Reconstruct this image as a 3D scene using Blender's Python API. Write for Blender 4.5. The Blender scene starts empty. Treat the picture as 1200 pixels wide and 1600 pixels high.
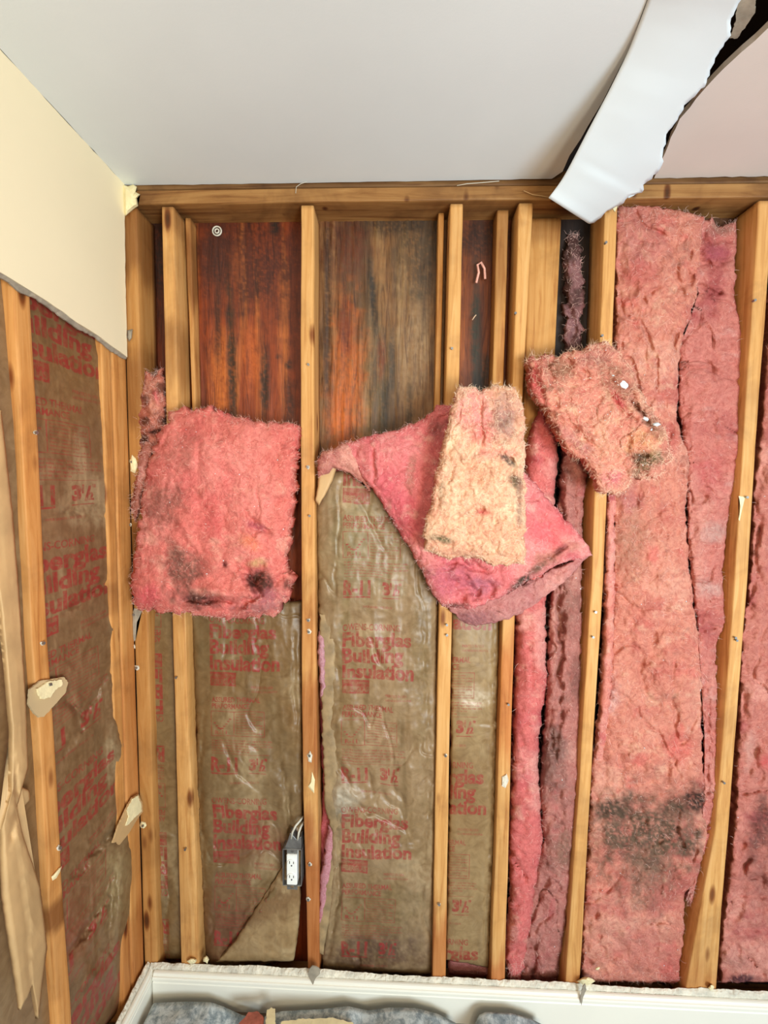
import bpy, bmesh, math, random
import numpy as np
from mathutils import Vector, Matrix
rng = random.Random(7); nrg = np.random.default_rng(7)
S = bpy.context.scene; COL = S.collection

# ------------------------------------------------------------------ camera
F = 668.2
YAW, PITCH, ROLL = 0.0333, -0.07, 0.0114
CAM = np.array([0.7665, -1.215, 1.6295])
def cam_axes():
    cy, sy, cp, sp, cr, sr = math.cos(YAW), math.sin(YAW), math.cos(PITCH), math.sin(PITCH), math.cos(ROLL), math.sin(ROLL)
    right = np.array([cy, sy, 0]); f0 = np.array([-sy, cy, 0]); u0 = np.array([0, 0, 1.])
    fwd = cp*f0+sp*u0; up = -sp*f0+cp*u0
    return cr*right+sr*up, -sr*right+cr*up, fwd
RR, UU, WW = cam_axes()
cd = bpy.data.cameras.new('camera'); cam = bpy.data.objects.new('camera', cd); COL.objects.link(cam)
cd.sensor_fit = 'HORIZONTAL'; cd.sensor_width = 36; cd.lens = F/1200*36; cd.clip_start = .01
cam.matrix_world = Matrix([[RR[0], UU[0], -WW[0], CAM[0]], [RR[1], UU[1], -WW[1], CAM[1]], [RR[2], UU[2], -WW[2], CAM[2]], [0, 0, 0, 1]])
S.camera = cam
# ------------------------------------------------------------------ world, lights, exposure
w = bpy.data.worlds.new('world'); S.world = w; w.use_nodes = True
w.node_tree.nodes['Background'].inputs[0].default_value = (.88, .95, 1.0, 1)
w.node_tree.nodes['Background'].inputs[1].default_value = .28
def area(name, loc, target, sx, sy, power, col):
    l = bpy.data.lights.new(name, 'AREA'); l.shape = 'RECTANGLE'; l.size = sx; l.size_y = sy; l.energy = power; l.color = col
    o = bpy.data.objects.new(name, l); COL.objects.link(o); o.location = loc
    o.rotation_euler = (Vector(target)-Vector(loc)).to_track_quat('-Z', 'Y').to_euler(); return o
area('window_light', (2.3, -2.7, 1.15), (.9, 0, 1.5), 1.1, 1.2, 84, (.76, .91, 1.0))
area('room_lamp', (.75, -2.0, 1.9), (.0, -.3, 1.7), .35, .35, 9, (1.0, .80, .50))
area('worklight', (1.25, -1.6, 1.3), (.95, 0, 1.45), .25, .25, 10, (1.0, .86, .64))
vs = S.view_settings; vs.view_transform = 'Standard'; vs.look = 'None'; vs.gamma = 1; vs.use_curve_mapping = False; vs.exposure = 0.20

# ------------------------------------------------------------------ maths helpers
def ray(px, py):
    px = np.asarray(px, float); py = np.asarray(py, float)
    a = ((px-600)/F)[..., None]; b = ((800-py)/F)[..., None]
    return WW+RR*a+UU*b
def on(axis, val, px, py):
    d = ray(px, py); t = (np.asarray(val)-CAM[axis])/d[..., axis]
    return CAM+d*t[..., None]
def atY(px, py, Y=0.): return Vector(on(1, Y, px, py))
def atX(px, py, X=0.): return Vector(on(0, X, px, py))
def atZ(px, py, Z=0.): return Vector(on(2, Z, px, py))
_perm = nrg.permutation(512); _perm = np.concatenate([_perm, _perm, _perm])
_val = nrg.random(512)*2-1
def vnoise(x, y, z=0):
    x, y, z = np.broadcast_arrays(np.asarray(x, float), np.asarray(y, float), np.asarray(z, float))
    xi = np.floor(x).astype(int); yi = np.floor(y).astype(int); zi = np.floor(z).astype(int)
    fx, fy, fz = x-xi, y-yi, z-zi
    fx = fx*fx*fx*(fx*(fx*6-15)+10); fy = fy*fy*fy*(fy*(fy*6-15)+10); fz = fz*fz*(3-2*fz)
    def h(a, b, c): return _val[_perm[_perm[_perm[a & 511]+(b & 511)]+(c & 511)] % 512]
    def lp(a, b, t): return a+(b-a)*t
    r = 0
    return lp(lp(lp(h(xi, yi, zi), h(xi+1, yi, zi), fx), lp(h(xi, yi+1, zi), h(xi+1, yi+1, zi), fx), fy),
              lp(lp(h(xi, yi, zi+1), h(xi+1, yi, zi+1), fx), lp(h(xi, yi+1, zi+1), h(xi+1, yi+1, zi+1), fx), fy), fz)
def fbm(x, y, z=0, o=4, g=.5):
    r = 0; a = 1; t = 0
    for i in range(o): r = r+a*vnoise(x*2**i+i*17.3, y*2**i-i*9.1, z+i*5.7); t += a; a *= g
    return r/t
def ridged(x, y, z=0, o=4):
    r = 0; a = 1; t = 0
    for i in range(o): r = r+a*(1-2*np.abs(vnoise(x*2**i+i*31.3, y*2**i-i*7.1, z+i*3.7))); t += a; a *= .5
    return r/t
def sm(a, b, x): t = np.clip((x-a)/(b-a), 0, 1); return t*t*(3-2*t)
def lin(c): c = np.array(c)/255.; return np.where(c <= .04045, c/12.92, ((c+.055)/1.055)**2.4)
def interp(poly, t):
    p = np.array(poly, float); s = np.concatenate([[0], np.cumsum(np.hypot(*np.diff(p, axis=0).T))]); s /= s[-1]
    return np.stack([np.interp(t, s, p[:, 0]), np.interp(t, s, p[:, 1])], -1)
def polydist(px, py, poly):
    d = np.full(px.shape, 1e9)
    for (x0, y0), (x1, y1) in zip(poly[:-1], poly[1:]):
        dx, dy = x1-x0, y1-y0; t = np.clip(((px-x0)*dx+(py-y0)*dy)/(dx*dx+dy*dy), 0, 1)
        d = np.minimum(d, np.hypot(px-x0-t*dx, py-y0-t*dy))
    return d

def polydist2(px, py, poly):
    p = np.array(poly, float); sl = np.hypot(*np.diff(p, axis=0).T); cs = np.concatenate([[0], np.cumsum(sl)]); T_ = cs[-1]+1e-9
    d = np.full(px.shape, 1e9); tt = np.zeros(px.shape)
    for i in range(len(p)-1):
        dx, dy = p[i+1]-p[i]; t = np.clip(((px-p[i, 0])*dx+(py-p[i, 1])*dy)/(dx*dx+dy*dy+1e-9), 0, 1)
        e = np.hypot(px-p[i, 0]-t*dx, py-p[i, 1]-t*dy); m = e < d; d = np.where(m, e, d); tt = np.where(m, (cs[i]+t*sl[i])/T_, tt)
    return d, tt

# ------------------------------------------------------------------ object helpers
def tag(o, label=None, cat=None, group=None, kind=None):
    for k, v in (('label', label), ('category', cat), ('group', group), ('kind', kind)):
        if v: o[k] = v
    return o
def empty(name, loc=(0, 0, 0)):
    o = bpy.data.objects.new(name, None); COL.objects.link(o); o.location = loc; o.empty_display_size = .05
    return o
def link(name, me, mat, parent=None):
    o = bpy.data.objects.new(name, me); COL.objects.link(o)
    if mat: me.materials.append(mat)
    if parent:
        o.parent = parent; o.matrix_parent_inverse = Matrix.Translation(parent.location).inverted() if parent.type == 'EMPTY' else Matrix.Identity(4)
    return o
def mesh_np(name, V, Fc, mat, parent=None, smooth=True, colors=None, uv=None):
    me = bpy.data.meshes.new(name)
    V = np.asarray(V, np.float32); Fc = np.asarray(Fc, np.int32); n, k = Fc.shape
    me.vertices.add(len(V)); me.vertices.foreach_set('co', V.ravel())
    me.loops.add(n*k); me.loops.foreach_set('vertex_index', Fc.ravel())
    me.polygons.add(n); me.polygons.foreach_set('loop_start', np.arange(0, n*k, k, dtype=np.int32))
    me.polygons.foreach_set('use_smooth', np.full(n, smooth))
    me.update(calc_edges=True)
    if colors is not None:
        a = me.color_attributes.new('Col', 'FLOAT_COLOR', 'POINT')
        a.data.foreach_set('color', np.concatenate([colors, np.ones((len(V), 1))], 1).astype(np.float32).ravel())
    if uv is not None:
        l = me.uv_layers.new(name='UV'); l.data.foreach_set('uv', np.asarray(uv, np.float32)[Fc.ravel()].ravel())
    me.validate(); return link(name, me, mat, parent)
def bm_obj(name, bm, mat, parent=None, smooth=False):
    bmesh.ops.recalc_face_normals(bm, faces=bm.faces)
    me = bpy.data.meshes.new(name); bm.to_mesh(me); bm.free()
    for p in me.polygons: p.use_smooth = smooth
    return link(name, me, mat, parent)
def prism(name, pts, off, mat, parent=None, bevel=0, jag=0, n=0):
    """closed outline of 3-D points extruded along off"""
    pts = [Vector(p) for p in pts]
    if n:
        q = []; rr = random.Random(len(pts)*31+int(pts[0][0]*1000))
        for a, b in zip(pts, pts[1:]+pts[:1]):
            m = max(1, int((b-a).length/n))
            for i in range(m):
                p = a.lerp(b, i/m)
                if i: p = p+(b-a).normalized().cross(Vector(off).normalized())*rr.uniform(-jag, jag)
                q.append(p)
        pts = q
    bm = bmesh.new(); vsn = [bm.verts.new(p) for p in pts]; f = bm.faces.new(vsn)
    r = bmesh.ops.extrude_face_region(bm, geom=[f])
    bmesh.ops.translate(bm, vec=Vector(off), verts=[e for e in r['geom'] if isinstance(e, bmesh.types.BMVert)])
    if bevel: bmesh.ops.bevel(bm, geom=bm.edges[:], offset=bevel, segments=1, affect='EDGES')
    bmesh.ops.triangulate(bm, faces=[f for f in bm.faces if len(f.verts) > 4])
    return bm_obj(name, bm, mat, parent)
def add_box(bm, a, b):
    r = bmesh.ops.create_cube(bm, size=1)['verts']
    for v in r: v.co = Vector([(a[i]+b[i])/2+v.co[i]*(b[i]-a[i]) for i in range(3)])
    return r
def tube(name, pts, rad, mat, parent=None, seg=8):
    bm = bmesh.new(); pts = [Vector(p) for p in pts]; rings = []
    for i, p in enumerate(pts):
        d = (pts[min(i+1, len(pts)-1)]-pts[max(i-1, 0)]).normalized()
        a = d.orthogonal().normalized() if not rings else (pa-d*pa.dot(d)).normalized(); pa = a; b = d.cross(a)
        rings.append([bm.verts.new(p+(a*math.cos(k*2*math.pi/seg)+b*math.sin(k*2*math.pi/seg))*rad) for k in range(seg)])
    for r0, r1 in zip(rings, rings[1:]):
        for k in range(seg): bm.faces.new((r0[k], r0[(k+1) % seg], r1[(k+1) % seg], r1[k]))
    bm.faces.new(rings[0][::-1]); bm.faces.new(rings[-1])
    return bm_obj(name, bm, mat, parent, True)
def blobs_mask(px, py, b, seed=0):
    cx, cy, rx, ry, ang, amp = b[:6]
    a = math.radians(ang); dx, dy = px-cx, py-cy
    u = (dx*math.cos(a)+dy*math.sin(a))/rx; v = (-dx*math.sin(a)+dy*math.cos(a))/ry
    r = np.hypot(u, v)+amp*fbm(px/14, py/14, seed, 4)
    return 1-sm(b[8] if len(b) > 8 else .25, 1.3, r)
def patch(name, mat, L, R, T=None, B=None, axis=1, base=0., thick=.03, prof=3., edge=.2, corners=(0, 0, 0, 0), res=.004,
          noise=(), creases=(), bumps=(), cw=9., cols=None, blobs=(), mottle=(), jit=2., jits=9., parent=None, seed=0., uvf=None, back=True, profv=None, extra=None):
    """Soft slab.  L, R, T, B are outline polylines; the slab has real depth (thick) in front of the plane axis=base."""
    sgn = {1: -1, 0: 1}[axis]
    T = T or [L[0], R[0]]; B = B or [L[-1], R[-1]]
    A = [Vector(on(axis, base, *p)) for p in (L[0], R[0], L[-1], R[-1])]
    wl = max((A[1]-A[0]).length, (A[3]-A[2]).length); hl = max((A[2]-A[0]).length, (A[3]-A[1]).length)
    nu = max(8, int(wl/res)); nv = max(8, int(hl/res))
    u = np.linspace(0, 1, nu+1); v = np.linspace(0, 1, nv+1)
    uu, vv = np.meshgrid(u, v)
    l = interp(L, v)[:, None, :]; r = interp(R, v)[:, None, :]; t = interp(T, u)[None]; b = interp(B, u)[None]
    U = uu[..., None]; Vv = vv[..., None]
    P = (1-U)*l+U*r+(1-Vv)*t+Vv*b-((1-U)*(1-Vv)*l[0, 0]+U*(1-Vv)*r[0, 0]+(1-U)*Vv*l[-1, 0]+U*Vv*r[-1, 0])
    e = np.minimum(np.minimum(uu, 1-uu)*wl, np.minimum(vv, 1-vv)*hl)
    ew = np.exp(-(e/.02)**2)
    jx = fbm(P[..., 0]/jits, P[..., 1]/jits, seed+3, 3); jy = fbm(P[..., 0]/jits, P[..., 1]/jits, seed+8, 3)
    px = P[..., 0]+jit*2*jx*ew; py = P[..., 1]+jit*2*jy*ew
    c = corners; bs = base+sgn*((1-uu)*(1-vv)*c[0]+uu*(1-vv)*c[1]+(1-uu)*vv*c[2]+uu*vv*c[3])
    W0 = on(axis, bs, px, py); a = W0[..., 0] if axis == 1 else W0[..., 1]; z = W0[..., 2]
    pu = (1-np.abs(2*uu-1)**prof)**(1/prof); pvp = profv or prof; pv = (1-np.abs(2*vv-1)**pvp)**(1/pvp)
    h = thick*(edge+(1-edge)*pu*pv)
    att = .35+.65*sm(0, .02, e)
    for (kind, sx, sz, amp) in noise:
        if kind == 'c':
            wx = 1.1*fbm(a*sx*.9, z*sz*.9, seed+9, 3); wy = 1.1*fbm(a*sx*.9, z*sz*.9, seed+29, 3); q = fbm(a*sx+seed+wx, z*sz-seed+wy, seed+3, 2)
            h = h-amp*np.exp(-(q/.045)**2)*(.4+.6*sm(-.2, .3, fbm(a*sx, z*sz, seed+20, 2)))*att; continue
        n = (ridged if kind == 'r' else fbm)(a*sx+seed, z*sz-seed, seed)
        if kind == 'b': n = np.abs(n)*2-.5
        h = h+amp*n*att
    for (poly, wd, dp) in creases:
        wob = 1+.5*fbm(px/20, py/20, seed+1)
        q = np.array(poly, float); x0, y0 = q.min(0)-40; x1, y1 = q.max(0)+40
        mm = (px > x0) & (px < x1) & (py > y0) & (py < y1)
        if not mm.any(): continue
        dd, tt = polydist2((px+cw*(.4*jx+fbm(px/22, py/22, seed+2, 3)))[mm], (py+cw*(.4*jy+fbm(px/22, py/22, seed+6, 3)))[mm], poly)
        tp = np.sin(np.pi*(.06+.88*tt))**.6*(.65+.7*fbm(px[mm]/12, py[mm]/12, seed+5, 2)); ww = wd*wob[mm]*(.5+.7*tp)
        g = np.zeros_like(h); g[mm] = dp*tp*np.exp(-(dd/ww)**2)*1.15-dp*.30*tp*np.exp(-((dd-2.4*wd)/(1.6*wd))**2)
        h = h-g
    for (cx, cy, rx, ry, ang, dp) in bumps:
        q = math.radians(ang); dx, dy = px-cx, py-cy
        g = ((dx*math.cos(q)+dy*math.sin(q))/rx)**2+((-dx*math.sin(q)+dy*math.cos(q))/ry)**2
        h = h+dp*np.exp(-g)
    if extra is not None: h = h+extra(px, py, uu, vv)
    h = np.maximum(h, thick*.06)
    Vf = on(axis, bs+sgn*h, px, py)
    col = None
    if cols is not None:
        c0 = np.ones(px.shape+(3,))*lin(cols)
        for i, (cc, sx, sz, lo, hi, st) in enumerate(mottle):
            m = sm(lo, hi, fbm(a*sx+i*7+seed, z*sz+3*i, seed+i*2.2, 5, .6))[..., None]*st
            c0 = c0*(1-m)+lin(cc)*m
        for i, bb in enumerate(blobs):
            m = (blobs_mask(px, py, bb, seed+i)*bb[7]*np.clip(.95+.9*fbm(px/3.2, py/3.2, i+seed, 3), 0, 1))[..., None]; c0 = c0*(1-m)+lin(bb[6])*m
        c0 = c0*(1+.10*fbm(a*90, z*90, seed+4, 2))[..., None]
        col = c0.reshape(-1, 3)
    N = (nu+1)*(nv+1); idx = np.arange(N).reshape(nv+1, nu+1)
    q = np.stack([idx[:-1, :-1], idx[1:, :-1], idx[1:, 1:], idx[:-1, 1:]], -1).reshape(-1, 4)
    if axis == 0: q = q
    Vs = [Vf.reshape(-1, 3)]; Fs = [q]
    if back:
        ub = np.unique(np.r_[0:nu+1:max(1, nu//10), nu]); vb = np.unique(np.r_[0:nv+1:max(1, nv//14), nv])
        ring = np.concatenate([idx[0, :-1], idx[:-1, -1], idx[-1, :0:-1], idx[:0:-1, 0]])
        Vb = Vf.reshape(-1, 3)[ring].copy(); Vb[:, axis] = bs.reshape(-1)[ring]
        o = N; m = len(ring); i0 = np.arange(m); i1 = (i0+1) % m
        Fs.append(np.stack([ring[i0], ring[i1], o+i1, o+i0], -1))
        cen = Vb.mean(0); Vs += [Vb, cen[None]]
        Fs.append(np.stack([o+i0, o+i1, np.full(m, o+m), np.full(m, o+m)], -1)[:, :3] if False else np.stack([o+i0, o+i1, np.full(m, o+m)], -1))
        if col is not None: col = np.concatenate([col, col[ring], col[:1]])
    Vall = np.concatenate(Vs)
    uvs = None
    if uvf is not None:
        ua, ub_ = uvf(a, z, px, py); uvs = np.stack([ua, ub_], -1).reshape(-1, 2)
        if back: uvs = np.concatenate([uvs, uvs[ring], uvs[:1]])
    # quads + fan triangles
    quads = np.concatenate(Fs[:2]) if back else Fs[0]; tris = Fs[2] if back else np.zeros((0, 3), int)
    me = bpy.data.meshes.new(name); me.vertices.add(len(Vall)); me.vertices.foreach_set('co', Vall.astype(np.float32).ravel())
    nl = len(quads)*4+len(tris)*3; li = np.concatenate([quads.ravel(), tris.ravel()]).astype(np.int32)
    me.loops.add(nl); me.loops.foreach_set('vertex_index', li); me.polygons.add(len(quads)+len(tris))
    me.polygons.foreach_set('loop_start', np.concatenate([np.arange(len(quads))*4, len(quads)*4+np.arange(len(tris))*3]).astype(np.int32))
    me.polygons.foreach_set('use_smooth', np.full(len(quads)+len(tris), True)); me.update(calc_edges=True)
    if col is not None:
        ca = me.color_attributes.new('Col', 'FLOAT_COLOR', 'POINT')
        ca.data.foreach_set('color', np.concatenate([col, np.ones((len(col), 1))], 1).astype(np.float32).ravel())
    if uvs is not None:
        l_ = me.uv_layers.new(name='UV'); l_.data.foreach_set('uv', uvs[li].astype(np.float32).ravel())
    o = link(name, me, mat, parent)
    o_front[o.name] = (Vf, px, py, sgn, axis)
    return o
o_front = {}
def fibers(src, n, mat, length=.016, where=None, edge=.5, parent=None, seed=1, cols=(235, 190, 180), wid=.0005, lift=.5):
    """loose curly glass fibres standing off a slab, joined into one part"""
    Vf, px, py, sgn, axis = o_front[src.name]; R_ = np.random.default_rng(seed)
    nv, nu = px.shape; k = int(n*edge)
    side = R_.integers(0, 4, k); tt = R_.random(k); dep = (R_.random(k)**2*.03)
    iu = np.where(side == 0, dep, np.where(side == 1, 1-dep, tt)); iv = np.where(side == 2, dep, np.where(side == 3, 1-dep, tt))
    iu = np.concatenate([iu, R_.random(n-k)]); iv = np.concatenate([iv, R_.random(n-k)])
    I = (iv*(nv-1)).astype(int); J = (iu*(nu-1)).astype(int)
    if where is not None:
        m = np.zeros(len(I), bool)
        for (cx, cy, rx, ry) in where: m |= (((px[I, J]-cx)/rx)**2+((py[I, J]-cy)/ry)**2) < 1
        I, J = I[m], J[m]
    p = Vf[I, J].copy(); m = len(p)
    if m == 0: return
    tx = np.where(axis == 1, 0, 1)
    nrm = np.zeros(3); nrm[axis] = sgn
    d = R_.normal(size=(m, 3)); d[:, axis] *= .35; d /= np.linalg.norm(d, axis=1)[:, None]
    d = d+nrm*lift*R_.random(m)[:, None]
    curl = R_.normal(size=(m, 3))*.75; curl[:, axis] *= .4
    ln = length*(.35+R_.random(m))[:, None]; steps = 5; P = [p]
    for s in range(steps):
        P.append(P[-1]+d*ln/steps); d = d+curl*.55; d /= np.linalg.norm(d, axis=1)[:, None]
    P = np.stack(P, 1); wv = np.zeros((m, 1, 3)); wv[:, 0] = np.cross(P[:, -1]-P[:, 0], nrm); wv /= (np.linalg.norm(wv, axis=2)[..., None]+1e-9)
    tap = np.linspace(1, .3, steps+1)[None, :, None]*wid/2
    V = np.stack([P-wv*tap, P+wv*tap], 2).reshape(-1, 3)
    b = (np.arange(m)*(steps+1)*2)[:, None, None]; s = (np.arange(steps)*2)[None, :, None]
    Fq = (b+s+np.array([0, 1, 3, 2])[None, None]).reshape(-1, 4)
    cc = lin(cols)*(.7+.5*R_.random((m, 1))); cc = np.repeat(cc, (steps+1)*2, axis=0)
    o = mesh_np('loose_fibers', V, Fq, mat, parent or src, True, cc); o['kind'] = 'stuff'; return o

def glint_dust(src, n, mat_, seed, r=.0012):  # tiny crumbs; the white ones also stand in for glints on the fibres
    Vf, px, py, sgn, axis = o_front[src.name]; R_ = np.random.default_rng(seed); P = Vf.reshape(-1, 3); V = []; Fq = []
    for k in range(n):
        p = P[R_.integers(len(P))]; q = r*(.4+R_.random()**2*1.6); a = R_.normal(size=(3, 3)); a, _ = np.linalg.qr(a); b = len(V)
        for s_ in (1, -1):
            for i in range(3): V.append(p+a[i]*q*s_*(.6+.6*R_.random()))
        for f in ((0, 1, 2), (0, 5, 1), (0, 2, 4), (0, 4, 5), (3, 5, 4), (3, 4, 2), (3, 2, 1), (3, 1, 5)): Fq.append([b+i for i in f])
    o = mesh_np('glint_dust_specks', V, Fq, mat_, src.parent if src.parent else src, False); o['kind'] = 'stuff'

# ------------------------------------------------------------------ materials
def mat(name, build):
    m = bpy.data.materials.new(name); m.use_nodes = True; nt = m.node_tree; N = nt.nodes; b = N['Principled BSDF']
    def n(t, **kw):
        x = N.new(t)
        for k, v in kw.items():
            if k in x.inputs: x.inputs[k].default_value = v
            else: setattr(x, k, v)
        return x
    build(nt, N, nt.links.new, b, n); return m
def ramp(n, pts):
    r = n('ShaderNodeValToRGB'); e = r.color_ramp.elements
    while len(e) < len(pts): e.new(.5)
    for el, (p, c) in zip(e, pts): el.position = p; el.color = tuple(lin(c))+(1,)
    return r
def coords(n, L, scale):
    tc = n('ShaderNodeTexCoord'); mp = n('ShaderNodeMapping'); mp.inputs['Scale'].default_value = scale
    L(tc.outputs['Object'], mp.inputs['Vector']); return mp
def fiber_build(nt, N, L, b, n):
    at = n('ShaderNodeVertexColor', layer_name='Col'); mp = coords(n, L, (1, 1, 1))
    n1 = n('ShaderNodeTexNoise', Scale=110., Detail=6., Roughness=.7, Distortion=2.2)
    n2 = n('ShaderNodeTexNoise', Scale=30., Detail=5., Roughness=.65, Distortion=3.)
    L(mp.outputs[0], n1.inputs['Vector']); L(mp.outputs[0], n2.inputs['Vector'])
    r = ramp(n, [(.30, (226, 206, 206)), (.5, (250, 246, 246)), (.72, (255, 255, 252))]); L(n1.outputs[0], r.inputs[0])
    r2 = ramp(n, [(.32, (232, 206, 206)), (.56, (255, 252, 250))]); L(n2.outputs[0], r2.inputs[0])
    mx = n('ShaderNodeMixRGB', blend_type='MULTIPLY'); mx.inputs[0].default_value = 1
    L(at.outputs[0], mx.inputs[1]); L(r.outputs[0], mx.inputs[2])
    my = n('ShaderNodeMixRGB', blend_type='MULTIPLY'); my.inputs[0].default_value = 1
    L(mx.outputs[0], my.inputs[1]); L(r2.outputs[0], my.inputs[2]); L(my.outputs[0], b.inputs['Base Color'])
    ad = n('ShaderNodeMath', operation='ADD'); L(n1.outputs[0], ad.inputs[0]); L(n2.outputs[0], ad.inputs[1])
    bp = n('ShaderNodeBump', Strength=.75, Distance=.005); L(ad.outputs[0], bp.inputs['Height']); L(bp.outputs[0], b.inputs['Normal'])
    b.inputs['Roughness'].default_value = .95; b.inputs['Specular IOR Level'].default_value = .12
M_FIB = mat('fiberglass', fiber_build)
def strand_build(nt, N, L, b, n):
    at = n('ShaderNodeVertexColor', layer_name='Col'); L(at.outputs[0], b.inputs['Base Color']); b.inputs['Roughness'].default_value = .5
M_STR = mat('fiber_strand', strand_build)
def wood_mat(name, ca, cb, cc, sc=1., stain=.35):
    def bd(nt, N, L, b, n):
        tc = n('ShaderNodeTexCoord'); oi = n('ShaderNodeObjectInfo'); ad = n('ShaderNodeVectorMath', operation='ADD')
        mul = n('ShaderNodeVectorMath', operation='SCALE'); mul.inputs['Scale'].default_value = 9.
        cmb = n('ShaderNodeCombineXYZ'); L(oi.outputs['Random'], cmb.inputs[0]); L(oi.outputs['Random'], cmb.inputs[2]); L(cmb.outputs[0], mul.inputs[0])
        L(tc.outputs['Object'], ad.inputs[0]); L(mul.outputs[0], ad.inputs[1])
        mp = n('ShaderNodeMapping'); mp.inputs['Scale'].default_value = sc if isinstance(sc, tuple) else (1, 1, .06*sc); L(ad.outputs[0], mp.inputs['Vector'])
        n1 = n('ShaderNodeTexNoise', Scale=55., Detail=6., Roughness=.6, Distortion=1.2); L(mp.outputs[0], n1.inputs['Vector'])
        n2 = n('ShaderNodeTexNoise', Scale=6., Detail=4., Roughness=.6, Distortion=.6); L(ad.outputs[0], n2.inputs['Vector'])
        r = ramp(n, [(.28, cc), (.47, ca), (.62, cb), (.8, ca)]); L(n1.outputs[0], r.inputs[0])
        r2 = ramp(n, [(.32, (140, 108, 84)), (.50, (238, 230, 222)), (.7, (255, 255, 255))]); L(n2.outputs[0], r2.inputs[0])
        mx = n('ShaderNodeMixRGB', blend_type='MULTIPLY'); mx.inputs[0].default_value = stain; L(r.outputs[0], mx.inputs[1]); L(r2.outputs[0], mx.inputs[2])
        # knots
        vo = n('ShaderNodeTexVoronoi', Scale=1.); mk = n('ShaderNodeMapping'); mk.inputs['Scale'].default_value = (14, 14, 4.2); L(ad.outputs[0], mk.inputs['Vector']); L(mk.outputs[0], vo.inputs['Vector'])
        rk = ramp(n, [(.05, (88, 52, 28)), (.10, (150, 105, 70)), (.17, (255, 255, 255))]); L(vo.outputs['Distance'], rk.inputs[0])
        mz = n('ShaderNodeMixRGB', blend_type='MULTIPLY'); mz.inputs[0].default_value = .9; L(mx.outputs[0], mz.inputs[1]); L(rk.outputs[0], mz.inputs[2])
        at = n('ShaderNodeVertexColor', layer_name='Col')
        ma = n('ShaderNodeMixRGB', blend_type='MULTIPLY'); ma.inputs[0].default_value = 1; L(mz.outputs[0], ma.inputs[1]); L(at.outputs[0], ma.inputs[2])
        L(ma.outputs[0], b.inputs['Base Color'])
        bp = n('ShaderNodeBump', Strength=.35, Distance=.002); L(n1.outputs[0], bp.inputs['Height']); L(bp.outputs[0], b.inputs['Normal'])
        b.inputs['Roughness'].default_value = .62; b.inputs['Specular IOR Level'].default_value = .3
    return mat(name, bd)
M_WOOD = wood_mat('pine', (208, 154, 90), (218, 168, 106), (180, 122, 66))
M_WOODH = wood_mat('pine_horizontal', (196, 150, 96), (212, 168, 112), (156, 108, 62), sc=(.06, 1, 1), stain=.6)
def ply_build(nt, N, L, b, n):
    at = n('ShaderNodeVertexColor', layer_name='Col'); mp = coords(n, L, (1, 1, .10))
    n1 = n('ShaderNodeTexNoise', Scale=70., Detail=8., Roughness=.65, Distortion=1.5); L(mp.outputs[0], n1.inputs['Vector'])
    r = ramp(n, [(.3, (150, 130, 122)), (.5, (228, 222, 218)), (.7, (255, 255, 255))]); L(n1.outputs[0], r.inputs[0])
    mx = n('ShaderNodeMixRGB', blend_type='MULTIPLY'); mx.inputs[0].default_value = 1; L(at.outputs[0], mx.inputs[1]); L(r.outputs[0], mx.inputs[2])
    L(mx.outputs[0], b.inputs['Base Color']); b.inputs['Roughness'].default_value = .55
    bp = n('ShaderNodeBump', Strength=.6, Distance=.003); L(n1.outputs[0], bp.inputs['Height']); L(bp.outputs[0], b.inputs['Normal'])
M_PLY = mat('plywood', ply_build)
def plain(name, c, rough=.8, var=.06, scale=12., bump=.15, bs=90., metal=0):
    def bd(nt, N, L, b, n):
        mp = coords(n, L, (1, 1, 1)); n1 = n('ShaderNodeTexNoise', Scale=scale, Detail=5.); L(mp.outputs[0], n1.inputs['Vector'])
        c = np.array(bd.c, float); r = ramp(n, [(.3, c*(1-var)), (.7, np.minimum(255, c*(1+var)))]); L(n1.outputs[0], r.inputs[0]); L(r.outputs[0], b.inputs['Base Color'])
        n2 = n('ShaderNodeTexNoise', Scale=bs, Detail=5.); L(mp.outputs[0], n2.inputs['Vector'])
        bp = n('ShaderNodeBump', Strength=bump, Distance=.003); L(n2.outputs[0], bp.inputs['Height']); L(bp.outputs[0], b.inputs['Normal'])
        b.inputs['Roughness'].default_value = rough; b.inputs['Metallic'].default_value = metal
    bd.c = c; return mat(name, bd)
M_CEIL = plain('ceiling_paint', (222, 230, 234), .85, .015, 3, .05, 220)
M_CEIL2 = plain('ceiling_paint_tan', (222, 214, 208), .85, .03, 3, .05, 220)
M_WALL = plain('cream_paint', (240, 226, 192), .85, .01, 3, .05, 220)
M_PAPER = plain('torn_drywall_paper', (214, 222, 226), .8, .01, 4, .08, 60)
M_GYP = plain('gypsum', (216, 208, 190), .95, .10, 40, 1., 160)
M_GREYP = plain('grey_paper', (150, 140, 124), .9, .12, 30, .4, 90)
M_TRIM = plain('white_gloss_trim', (238, 234, 220), .35, .01, 4, .03, 40)
M_METAL = plain('galvanised_steel', (150, 150, 150), .4, .1, 60, .1, 90, .8)
M_WHITE = plain('white_plastic', (240, 240, 235), .35, .01, 4, .02, 40)
M_DARK = plain('dark_slot', (20, 20, 22), .6, .02, 4, .02, 40)
M_CABLE = plain('white_cable', (205, 200, 185), .5, .05, 20, .05, 40)
M_VOID = plain('dark_wood_back', (46, 28, 18), .9, .2, 8, .3, 60)
M_FLOOR = plain('floor_boards', (120, 100, 80), .7, .1, 6, .2, 60)
M_KTAN = plain('tan_kraft', (196, 160, 112), .62, .06, 14, .25, 34)
M_KTAN2 = plain('brown_kraft', (146, 122, 88), .6, .14, 30, .35, 60)
M_BRICK = plain('red_debris', (170, 96, 78), .9, .12, 40, .5, 120)
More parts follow.
